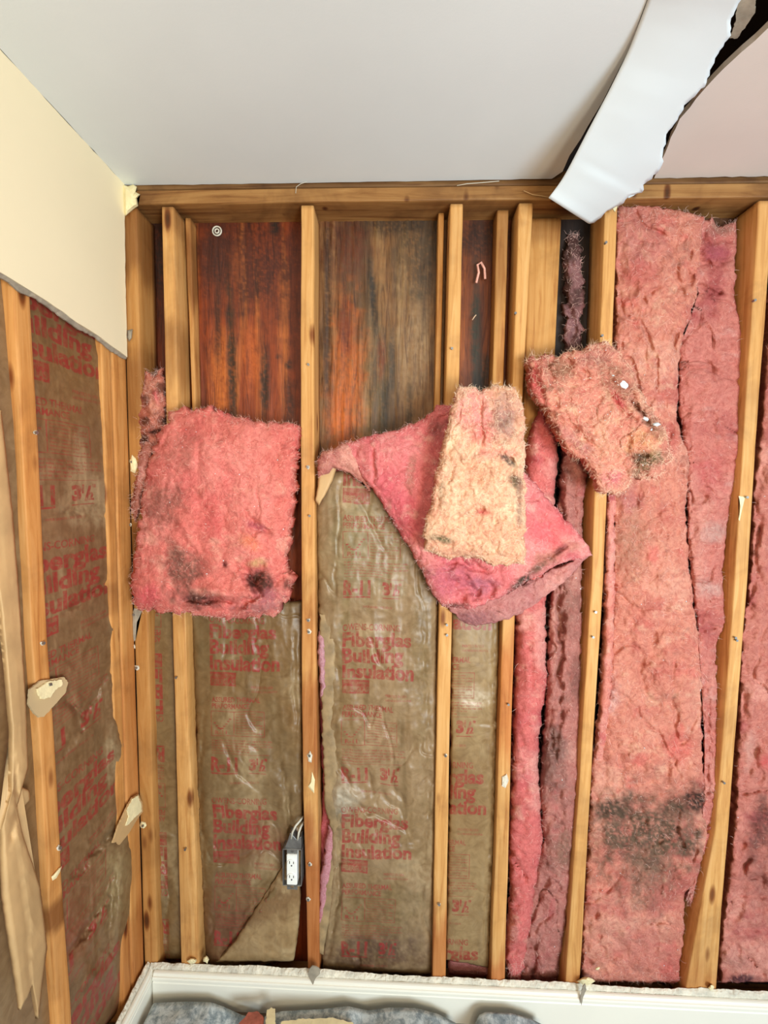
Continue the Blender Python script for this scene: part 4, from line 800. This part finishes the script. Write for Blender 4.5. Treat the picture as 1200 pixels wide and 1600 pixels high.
fk = patch('kraft_corner', M_KTAN, [(497, 728), (497, 760), (492, 782)], [(526, 728), (518, 755), (498, 790)], parent=fb, seed=93, base=-.001, thick=.022, prof=4, edge=.5, noise=[('n', 10, 10, .003)], jit=.5, res=.004)
# pale block
pink('insulation_block', 'pale peach insulation block leaning in front of the folded batt, mouldy right edge',
     [(716, 603), (708, 632), (700, 670), (684, 730), (672, 790), (663, 830), (665, 862)],
     [(806, 604), (818, 640), (820, 700), (821, 760), (822, 820), (820, 882)],
     95, T=[(716, 603), (740, 602), (752, 610), (780, 600), (806, 604)], B=[(665, 862), (700, 872), (740, 872), (770, 884), (800, 884), (820, 882)],
     base=-.105, thick=.070, prof=7, profv=6, edge=.35, cols=(238, 186, 152), res=.0024,
     mottle=[((250, 214, 178), 10, 10, -.1, .35, .8), ((238, 150, 138), 8, 8, .1, .5, .8), ((252, 226, 190), 30, 34, .05, .45, .6), ((186, 150, 128), 36, 40, .25, .55, .6)],
     noise=[('c', 9, 9, .007), ('n', 10, 10, .009), ('b', 26, 26, .007), ('r', 40, 46, .004), ('n', 60, 60, .004), ('r', 120, 120, .0016)],
     blobs=[(738, 640, 36, 50, 0, .6, (240, 160, 158), .7), (790, 650, 26, 46, 0, .6, (186, 150, 140), .8), (795, 720, 18, 6, 35, .4, (84, 76, 70), .9), (805, 752, 12, 14, 0, .5, (78, 80, 60), .85), (812, 780, 6, 60, 0, .5, (150, 120, 106), .7), (690, 842, 20, 7, 12, .4, (96, 104, 74), .9), (754, 800, 14, 6, 5, .3, (216, 96, 92), .8), (735, 866, 60, 8, 4, .5, (206, 156, 132), .7), (690, 764, 5, 16, 10, .4, (150, 130, 104), .7), (786, 660, 20, 14, 0, .5, (156, 134, 122), .6), (748, 680, 14, 20, 0, .4, (240, 140, 130), .5)],
     creases=[([(752, 606), (748, 640), (752, 700)], 4, .009), ([(784, 702), (806, 728)], 3, .014), ([(790, 745), (816, 752)], 3, .008), ([(672, 830), (700, 846), (760, 862), (812, 868)], 3, .006), ([(700, 690), (706, 740), (690, 770)], 3, .005), ([(744, 796), (766, 804)], 3, .008), ([(680, 812), (740, 808), (810, 818)], 3, .004)],
     bumps=[(770, 720, 24, 50, 0, .006), (710, 790, 24, 30, 0, .008), (780, 840, 30, 16, 0, .006)], jit=2.6, nf=2600, fe=.3, flen=.012, fc=(252, 226, 196))
# slanted block on the right
pink('insulation_block', 'torn brown-pink insulation slab slanting down to the right, with white plaster crumbs',
     [(822, 560), (828, 600), (838, 628), (866, 668), (884, 700), (914, 726), (940, 768)],
     [(950, 530), (978, 566), (1000, 610), (1024, 646), (1042, 680), (1050, 718), (1030, 748)],
     97, T=[(822, 560), (852, 554), (872, 560), (884, 552), (910, 548), (930, 536), (950, 530)], B=[(940, 768), (960, 772), (985, 760), (990, 744), (1010, 750), (1030, 748)],
     base=-.012, thick=.085, prof=4.5, profv=4.5, edge=.25, corners=(0, 0, .02, .01), cols=(226, 152, 132), res=.0026,
     mottle=[((240, 186, 156), 9, 9, -.05, .4, .8), ((206, 104, 100), 9, 9, .05, .5, .7), ((246, 206, 170), 26, 30, .12, .45, .6), ((140, 100, 80), 26, 26, .18, .5, .7)],
     noise=[('c', 9, 9, .010), ('n', 12, 12, .014), ('b', 24, 24, .010), ('r', 36, 36, .004), ('n', 60, 60, .005), ('r', 110, 110, .0016)],
     blobs=[(1012, 722, 32, 18, -25, .5, (104, 92, 62), .95), (1000, 714, 16, 10, 0, .4, (60, 58, 46), .8), (875, 576, 24, 22, 0, .6, (146, 108, 84), .85), (930, 556, 34, 16, -15, .6, (180, 122, 112), .7), (838, 600, 14, 36, -20, .5, (222, 104, 108), .8), (965, 600, 26, 40, -40, .6, (160, 112, 90), .75), (1020, 664, 12, 30, -35, .5, (130, 96, 72), .8), (966, 625, 8, 34, -35, .5, (206, 76, 84), .8), (1000, 690, 30, 22, 0, .5, (230, 170, 110), .6), (955, 748, 22, 16, -20, .4, (228, 132, 142), .7), (900, 690, 50, 10, 42, .6, (200, 140, 136), .7), (1000, 640, 5, 24, -40, .4, (84, 44, 36), .8), (912, 612, 8, 6, 0, .4, (196, 80, 84), .6)],
     creases=[([(975, 596), (1000, 636), (1020, 664)], 4, .022), ([(946, 610), (972, 640), (990, 660)], 4, .012), ([(852, 600), (874, 640), (900, 668), (930, 700)], 4, .010), ([(862, 562), (858, 590), (880, 600)], 4, .014), ([(900, 640), (940, 680), (950, 720)], 4, .008), ([(836, 580), (846, 620), (852, 640)], 4, .012), ([(985, 730), (1000, 718), (1020, 712)], 4, .010), ([(900, 576), (930, 596)], 3, .010)],
     bumps=[(900, 640, 30, 20, 42, .010), (940, 680, 30, 20, 42, .010), (850, 586, 10, 30, -15, .012), (925, 575, 24, 14, 0, .008), (1010, 700, 20, 16, 0, .010)], jit=3.4, nf=3600, fe=.3, flen=.016, fc=(246, 206, 176))

glint_dust(bpy.data.objects['insulation_block.001'], 90, M_PAPER, 5); glint_dust(fa, 40, M_DARK, 6, .0009)
# ================================================================== TORN CEILING STRIP (curved sheet of drywall paper)
def strip():
    Lp = [(1060, -150), (1012, 0), (983, 78), (950, 145), (918, 205), (895, 250), (878, 282), (857, 309)]
    Rp = [(1250, -150), (1156, 0), (1140, 32), (1142, 55), (1118, 88), (1108, 112), (1104, 132), (1070, 162), (1056, 192), (1042, 210), (1036, 238), (1034, 262), (1018, 278), (1006, 288), (1002, 302), (984, 304), (970, 318), (950, 330), (921, 350)]
    n, m = 90, 20; V = []; v = np.linspace(0, 1, n+1); a = interp(Lp, v); b = interp(Rp, v)
    for _ in range(12): a[1:-1] = (a[:-2]+2*a[1:-1]+a[2:])/4
    for i in range(n+1):
        t = v[i]; drop = .003+.115*max(0, (t-.30)/.7)**1.7
        for j in range(m+1):
            s = j/m; q = a[i]*(1-s)+b[i]*s
            if j == m: q = q+np.array([rng.uniform(-1.6, 1.6), rng.uniform(-1.6, 1.6)])
            z = ZC-drop-.008*math.sin(math.pi*s)*t-.012*(s-.5)*t
            if i >= n-3: z -= .0006*(i-n+3)
            V.append(on(2, z, q[0], q[1]))
    V = np.array(V); N = len(V); Fq = []
    idx = lambda i, j: i*(m+1)+j
    for i in range(n):
        for j in range(m): Fq.append((idx(i, j), idx(i+1, j), idx(i+1, j+1), idx(i, j+1)))
    o = mesh_np('torn_ceiling_strip', V, np.array(Fq), M_PAPER); md = o.modifiers.new('thick', 'SOLIDIFY'); md.thickness = .0016; md.offset = 1
    return tag(o, 'long white torn strip of ceiling drywall paper drooping down over the top plate', 'drywall strip')
st = strip()
# brown torn paper curls along the ragged edge
def curl(px, z, label, m=None, n=.004):
    P = [atZ(x, y, z) for x, y in px]; o = prism('torn_paper_curl', P, (0, 0, .003), m or M_CB, n=n, jag=.0012); tag(o, label, 'paper scrap'); return o
M_CB = plain('brown_torn_paper', (104, 78, 56), .9, .2, 60, .6, 140)
curl([(1054, 170), (1056, 160), (1070, 152), (1084, 142), (1092, 130), (1099, 128), (1098, 140), (1088, 152), (1074, 158), (1064, 168)], ZC-.012, 'dark brown torn paper curl halfway along the ceiling strip edge')
curl([(1038, 208), (1036, 198), (1042, 192), (1050, 184), (1048, 192), (1044, 198), (1050, 197), (1046, 204)], ZC-.03, 'small brown torn paper curl lower on the ceiling strip edge')
curl([(1140, 60), (1150, 30), (1152, -10), (1180, -10), (1180, 20), (1166, 40), (1152, 60)], ZC+.006, 'frayed grey-brown paper tuft in the ceiling hole, top right', M_GREYP)
pink('insulation_fluff', 'grey fluffy insulation showing through the ceiling hole at top right', [(1130, -40), (1140, 20), (1150, 60)], [(1230, -40), (1215, 10), (1200, 40)], 99, base=-.55, thick=.02, prof=2.5, cols=(120, 112, 104), mottle=[((70, 62, 56), 14, 14, 0, .4, .9)], noise=[('n', 20, 20, .01)], jit=3, nf=200) if False else None
scrap('torn_paper_curl', [(976, 306), (980, 296), (992, 290), (1004, 286), (1000, 298), (990, 306), (982, 310)], 1, -.02, .002, M_PAPER, 'small white torn flake at the lower end of the ceiling strip', 'paper scrap')
scrap('torn_paper_curl', [(958, 318), (962, 314), (964, 324), (960, 332), (957, 328)], 1, -.02, .003, M_CHIP, 'tiny cream flake dangling below the ceiling strip', 'paper scrap')
# corner plaster tuft
def lump(name, px, axis, base, depth, m, label=None, cat=None, parent=None, jit=2.2, seed=0.):
    """px: outline; a rough crumb with real depth"""
    c = np.mean(px, axis=0); bm = bmesh.new(); rg = []
    for k, (sc_, dd) in enumerate(((1, 0), (.95, .45), (.7, .85), (.32, 1.))):
        ring = []
        for i, p in enumerate(px):
            q = c+(np.array(p, float)-c)*sc_; q = q+np.array([rng.uniform(-1, 1), rng.uniform(-1, 1)])*jit*.3*(k > 0)
            bb = base+(-1 if axis == 1 else 1)*depth*(dd+rng.uniform(-.1, .1)*(k > 0))
            ring.append(bm.verts.new(on(axis, bb, q[0], q[1])))
        rg.append(ring)
    for a_, b_ in zip(rg, rg[1:]):
        for i in range(len(px)): j = (i+1) % len(px); bm.faces.new((a_[i], a_[j], b_[j], b_[i]))
    bm.faces.new(rg[-1]); bm.faces.new(rg[0][::-1]); bmesh.ops.triangulate(bm, faces=[f for f in bm.faces if len(f.verts) > 4])
    o = bm_obj(name, bm, m, parent)
    if label: tag(o, label, cat)
    return o
lump('plaster_chunk', [(192, 288), (200, 291), (208, 288), (214, 292), (212, 300), (219, 304), (214, 310), (216, 322), (210, 326), (203, 332), (196, 338), (193, 330)], 1, -.001, .016, M_CHIP, 'ragged cream plaster chunk in the top left corner under the ceiling', 'plaster')
# screws with plaster crumbs still on the studs (pieces of the studs)
def ctr(px, py, r, n=8):
    return [(px+r*math.cos(k*2*math.pi/n)*rng.uniform(.7, 1.25), py+r*math.sin(k*2*math.pi/n)*rng.uniform(.7, 1.35)) for k in range(n)]
def screw(par, px, py, axis=1, base=0., crumb=3, m=M_GYP):
    if crumb: lump('plaster_crumb', ctr(px, py, crumb), axis, base+(.0015 if axis == 1 else -.0015), .006, m, parent=par)
    p = on(axis, base+(-.004 if axis == 1 else .004), px, py); nv = Vector((0, -1, 0)) if axis == 1 else Vector((1, 0, 0))
    bm = bmesh.new(); bmesh.ops.create_cone(bm, cap_ends=True, segments=10, radius1=.002, radius2=.0035, depth=.010)
    bmesh.ops.transform(bm, verts=bm.verts, matrix=Matrix.Translation(Vector(p))@nv.to_track_quat('Z', 'Y').to_matrix().to_4x4())
    bm_obj('screw', bm, M_METAL, par)
for px, py, c in ((482, 570, 2), (481, 730, 3), (484, 806, 0), (482, 969, 3), (483, 987, 4), (484, 1180, 4), (482, 1405, 4), (484, 1350, 3)): screw(S2, px, py, crumb=c)
lump('plaster_crumb', [(488, 1206), (492, 1218), (491, 1240), (485, 1234), (481, 1228), (485, 1222)], 1, .001, .006, M_CHIP, parent=S2)
lump('plaster_crumb', [(484, 1172), (488, 1180), (487, 1192), (482, 1190), (481, 1180)], 1, .001, .006, M_GYP, parent=S2)
for px, py, c in ((706, 545, 0), (698, 976, 2), (698, 992, 2), (696, 1180, 3), (686, 1412, 3)): screw(S3, px, py, crumb=c)
for px, py, c in ((930, 956, 0), (926, 995, 2), (946, 380, 2), (940, 525, 0)): screw(S5, px, py, crumb=c)
for px, py, c in ((1166, 777, 0), (1178, 470, 2), (1148, 996, 0), (1130, 1222, 2), (1150, 1000, 0)): screw(S6, px, py, crumb=c)
lump('plaster_crumb', [(1154, 775), (1165, 775), (1163, 782), (1159, 800), (1156, 815), (1154, 812), (1157, 790)], 1, .001, .003, M_CHIP, parent=S6)
for px, py, c in ((805, 490, 0), (794, 1100, 0)): screw(S4, px, py, crumb=c)
lump('plaster_crumb', [(784, 1214), (792, 1208), (795, 1220), (790, 1232), (784, 1228)], 1, .002, .008, M_GYP, parent=S4)
for px, py, c in ((276, 1058, 0), (290, 1326, 0)): screw(S1, px, py, crumb=c)
for px, py, c in ((207, 722, 5), (210, 960, 6), (208, 1010, 4), (214, 1043, 4), (224, 1289, 6), (203, 820, 3)): screw(S0 if px > 205 else S0, px, py, crumb=c, m=M_CHIP if c > 4 else M_GYP)
lump('plaster_crumb', [(206, 710), (212, 716), (216, 728), (211, 740), (204, 736), (203, 722)], 1, -.001, .008, M_CHIP, parent=S0)
lump('plaster_crumb', [(199, 516), (207, 514), (206, 528), (202, 534), (199, 528)], 1, -.001, .008, M_GREYP, parent=S0)
lump('plaster_crumb', [(210, 950), (222, 954), (218, 964), (214, 972), (212, 1000), (206, 1006), (205, 980), (206, 960)], 1, -.001, .006, M_GREYP, parent=S0)
lst = [o for o in wl.children if o.name.startswith('stud')][0]
for px, py in ((55, 676), (66, 1005), (92, 1325)): screw(lst, px, py, 0, -XD, 4)
lump('plaster_crumb', [(80, 1370), (92, 1356), (97, 1353), (94, 1362), (88, 1372), (82, 1376)], 0, -XD, .006, M_CHIP, parent=lst)
# foam / washer discs and pink tuft on the sheathing
def tor(px, py, r, base, m, label):
    bm = bmesh.new(); p = Vector(on(1, base, px, py))
    for rr in (r, r*.45):
        pr = []
        for i in range(16):
            a_ = i*math.pi/8; ring = []
            for k in range(6):
                b_ = k*math.pi/3; q = rr+.0024*math.cos(b_); ring.append(bm.verts.new(p+Vector((q*math.cos(a_), -.0024*math.sin(b_), q*math.sin(a_)))))
            pr.append(ring)
        for i in range(16):
            for k in range(6): bm.faces.new((pr[i][k], pr[i][(k+1) % 6], pr[(i+1) % 16][(k+1) % 6], pr[(i+1) % 16][k]))
    return tag(bm_obj('wire_coil', bm, m, smooth=True), label, 'wire')
tor(339, 361, .013, DEP-.004, M_CABLE, 'small coiled white cable end under the top plate, left bay')
def tuft(px, label, base=DEP-.004, c=(228, 168, 150), wdt=.006):
    P = [Vector(on(1, base-.012, *p)) for p in px]; tube_ = tube('fiber_tuft', P, wdt/2, plain('tuft', c, .9, .1, 60, .8, 200)); return tag(tube_, label, 'insulation')
tuft([(744, 442), (748, 426), (746, 414), (752, 410), (757, 420), (758, 436)], 'small curled pink fibre tuft stuck to the stained plywood, narrow bay', wdt=.007)
tuft([(738, 500), (742, 494), (744, 492)], 'tiny pale splinter on the stained plywood, narrow bay', c=(210, 180, 150), wdt=.003)
tube_ = tube('string', [atY(x, y, -.006) for x, y in ((462, 302), (463, 292), (470, 287), (480, 284))], .0007, M_CABLE); tag(tube_, 'thin pale thread curling under the ceiling above the second stud', 'thread')
tube_ = tube('string', [atY(x, y, -.008) for x, y in ((714, 290), (730, 287), (745, 286), (780, 283))], .0008, M_CABLE); tag(tube_, 'thin pale thread along the ceiling line above the third stud', 'thread')
tube_ = tube('string', [atY(x, y, -.008) for x, y in ((818, 298), (832, 304), (846, 306), (858, 308))], .001, M_KTAN); tag(tube_, 'tan paper thread at the tip of the ceiling strip', 'thread')

# ================================================================== OUTLET BOX
ob = empty('outlet_box', atY(456, 1385, -.0)); tag(ob, 'white duplex outlet in a metal box hanging on the second stud', 'outlet')
c0 = atY(441.5, 1384, -.012); c1 = atY(471, 1328, -.012)
bm = bmesh.new()
y0, y1 = -.012, .045; t_ = .002
add_box(bm, (c0.x, y0, c0.z), (c0.x+t_, y1, c1.z)); add_box(bm, (c1.x-t_, y0, c0.z), (c1.x, y1, c1.z)); add_box(bm, (c0.x, y0, c1.z-t_), (c1.x, y1, c1.z)); add_box(bm, (c0.x, y0, c0.z), (c1.x, y1, c0.z+t_)); add_box(bm, (c0.x, y1-t_, c0.z), (c1.x, y1, c1.z))
bmesh.ops.bevel(bm, geom=bm.edges[:], offset=.0006, segments=1, affect='EDGES'); bm_obj('metal_box', bm, M_METAL, ob)
w_ = c1.x-c0.x; h_ = c1.z-c0.z; xm = (c0.x+c1.x)/2+.001
bm = bmesh.new(); add_box(bm, (xm-w_*.27, y0-.006, c0.z+h_*.08), (xm+w_*.27, y0+.02, c1.z-h_*.10)); bmesh.ops.bevel(bm, geom=bm.edges[:], offset=.0015, segments=2, affect='EDGES'); fcp = bm_obj('receptacle', bm, M_WHITE, ob)
for zc in (c0.z+h_*.30, c0.z+h_*.68):
    bm = bmesh.new(); bmesh.ops.create_cone(bm, cap_ends=True, segments=20, radius1=w_*.23, radius2=w_*.23, depth=.003)
    bmesh.ops.transform(bm, verts=bm.verts, matrix=Matrix.Translation((xm, y0-.0065, zc))@Matrix.Rotation(math.pi/2, 4, 'X')); bm_obj('outlet_face', bm, M_WHITE, fcp)
    for dx, hh in ((-.006, .008), (.006, .0065)):
        bm = bmesh.new(); add_box(bm, (xm+dx-.0008, y0-.0092, zc), (xm+dx+.0008, y0-.0070, zc+hh)); bm_obj('slot', bm, M_DARK, fcp)
    bm = bmesh.new(); bmesh.ops.create_cone(bm, cap_ends=True, segments=10, radius1=.002, radius2=.002, depth=.002)
    bmesh.ops.transform(bm, verts=bm.verts, matrix=Matrix.Translation((xm, y0-.0085, zc-.006))@Matrix.Rotation(math.pi/2, 4, 'X')); bm_obj('ground_hole', bm, M_DARK, fcp)
for zz, s_ in ((c1.z-h_*.05, 1), (c0.z-.004, -1)):
    bm = bmesh.new(); add_box(bm, (xm-w_*.27, y0-.002, zz-.005), (xm-w_*.08, y0+.0, zz+.005)); add_box(bm, (xm+w_*.08, y0-.002, zz-.005), (xm+w_*.27, y0, zz+.005)); add_box(bm, (xm-w_*.1, y0-.0015, zz-.0015+s_*.003), (xm+w_*.1, y0, zz+.0015+s_*.003))
    add_box(bm, (xm-.003, y0-.004, zz-.002), (xm+.003, y0-.002, zz+.002)); bm_obj('mounting_ear', bm, M_METAL, ob)
prism('cable_clamp', [atY(x, y, -.006) for x, y in ((443, 1328), (450, 1312), (453, 1302), (458, 1306), (463, 1312), (470, 1308), (471, 1328))], (0, .025, 0), M_METAL, ob, bevel=.001)
tube('cable', [atY(x, y, Y_) for x, y, Y_ in ((455, 1310, -.004), (457, 1300, -.008), (462, 1290, -.006), (469, 1282, .006), (473, 1276, .02))], .0033, M_CABLE, ob)
tube('cable', [atY(x, y, Y_) for x, y, Y_ in ((465, 1312, -.004), (467, 1300, -.007), (470, 1292, .004), (474, 1284, .02))], .0033, M_CABLE, ob)

# ================================================================== SMALL DEBRIS AT THE BASEBOARD
scrap('paper_scrap', [(481, 1520), (484, 1512), (488, 1508), (493, 1509), (499, 1512), (500, 1520), (494, 1526), (489, 1537), (484, 1527)], 1, -.0285, .003, M_GREYP, 'grey pointed paper scrap over the back baseboard under the second stud', 'paper scrap', n=.006)
scrap('paper_scrap', [(910, 1541), (914, 1536), (916, 1545), (911, 1556), (908, 1570), (906, 1562)], 1, -.0295, .002, M_GREYP, 'small tan pointed scrap over the back baseboard below the fifth stud', 'paper scrap', n=.006)
def rubble(px, py, r, base, lab, m=M_GYP, flat=1.):
    return lump('plaster_crumb', [(px+r*math.cos(k*.628)*rng.uniform(.75, 1.3), py+r*flat*math.sin(k*.628)*rng.uniform(.75, 1.3)) for k in range(10)], 1, base, .012, m, lab, 'plaster')
rubble(916, 1533, 12, -.003, 'largest cream plaster lump on the ledge below the fifth stud', M_CHIP, .5)
rubble(300, 1502, 7, -.003, 'small plaster lump on the ledge below the first stud', M_CHIP, .6)
rubble(322, 1499, 4, -.002, 'tiny white plaster crumb right of the first stud foot', M_CHIP, 1.4)
rubble(1112, 1543, 5, -.003, 'small plaster crumb on the ledge at the foot of the sixth stud', M_CHIP, .8)
rubble(934, 1513, 3, .0, 'tiny white crumb on the pink batt foot right of the fifth stud', M_CHIP)
for i, (x, y, r, Yb) in enumerate(((975, 599, 13, -.085), (1010, 654, 7, -.09), (1026, 663, 6, -.09), (958, 587, 3, -.085), (1017, 672, 5, -.09))):
    lump('plaster_crumb', [(x+r*math.cos(k*.7)*rng.uniform(.6, 1.3), y+r*.6*math.sin(k*.7)*rng.uniform(.6, 1.4)) for k in range(9)], 1, Yb, .012, M_PAPER,
         ('largest white plaster crumb on the slanting slab', 'long white plaster crumb low on the slanting slab edge', 'small white plaster crumb nearest the slab mould patch', 'tiny white plaster crumb highest on the slanting slab', 'small flat plaster crumb beneath the long one on the slab')[i], 'plaster')
# mid-size floor sheet and debris
zf = .0
def floor_patch(name, crest, back, label, m, ny=40, hgt=.012, seed=0., cat='sheet', run=.45):
    """crumpled sheet heaped against the baseboard; crest = its back ridge"""
    c = np.array(crest, float); w0 = on(1, back, c[:, 0], c[:, 1]); nx = int((w0[-1, 0]-w0[0, 0])/.006)
    xs = np.linspace(w0[0, 0], w0[-1, 0], nx); zt = np.interp(xs, w0[:, 0], w0[:, 2]); V = []
    V += [(x, back-.001, .002) for x in xs]
    for k, j in enumerate(np.linspace(0, 1, ny-1)):
        for x, z in zip(xs, zt):
            yy = back-j*run; e = min(1, .55+j*8)
            V.append((x, yy, max(.003, z*(1-.35*j)+hgt*min(1, j*10)*(.7*float(ridged(x*11, yy*11, seed, 3))-.3+.4*float(vnoise(x*40, yy*40, seed))))))
    V = np.array(V); Fq = [(j*nx+i, (j+1)*nx+i, (j+1)*nx+i+1, j*nx+i+1) for j in range(ny-1) for i in range(nx-1)]
    o = mesh_np(name, V, np.array(Fq), m); md = o.modifiers.new('thick', 'SOLIDIFY'); md.thickness = .0015; md.offset = -1
    return tag(o, label, cat)
floor_patch('plastic_sheet', [(236, 1574), (240, 1567), (290, 1565), (330, 1566), (350, 1573), (378, 1586), (410, 1592)], -.060, 'crumpled grey-blue mottled sheet on the floor in the left corner', M_BAG, seed=3.)
floor_patch('plastic_sheet', [(414, 1588), (440, 1580), (500, 1577), (545, 1572), (575, 1579), (610, 1574), (650, 1575), (684, 1584), (712, 1598)], -.062, 'crumpled blue-grey sheet on the floor below the middle bay', M_BAG, seed=8.)
mf = floor_patch('metal_flashing', [(742, 1600), (748, 1586), (760, 1581), (800, 1583), (830, 1592), (850, 1602)], -.062, 'bent grey metal piece with dark hole on the floor right of the sheets', M_BAG, seed=12., hgt=.004, cat='metal', run=.2)
p = atY(781, 1596, -.075); bm = bmesh.new(); bmesh.ops.create_cone(bm, cap_ends=True, segments=14, radius1=.0045, radius2=.0045, depth=.004)
bmesh.ops.transform(bm, verts=bm.verts, matrix=Matrix.Translation(p)); bm_obj('hole_dark_disc', bm, M_DARK, mf)  # solid dark disc; its colour stands for the shade inside the hole
def zpatch(name, px, z, th, m, label, cat, n=.006, jag=.0015):
    P = [atZ(x, y, z) for x, y in px]; return tag(prism(name, P, (0, 0, -th), m, n=n, jag=jag), label, cat)
zpatch('red_fragment', [(372, 1601), (384, 1588), (388, 1581), (402, 1580), (412, 1590), (410, 1612), (380, 1620)], .085, .02, M_BRICK, 'small reddish-brown fragment lying on the floor sheet', 'debris')
zpatch('cream_fragment', [(440, 1596), (470, 1592), (520, 1590), (552, 1598), (560, 1640), (430, 1640)], .090, .012, M_CHIP, 'broken flat cream board lying on the floor debris', 'debris')
zpatch('cream_fragment', [(417, 1578), (424, 1574), (430, 1576), (430, 1596), (436, 1612), (414, 1612)], .094, .010, M_CHIP, 'narrow upright cream splinter beside the reddish fragment', 'debris')
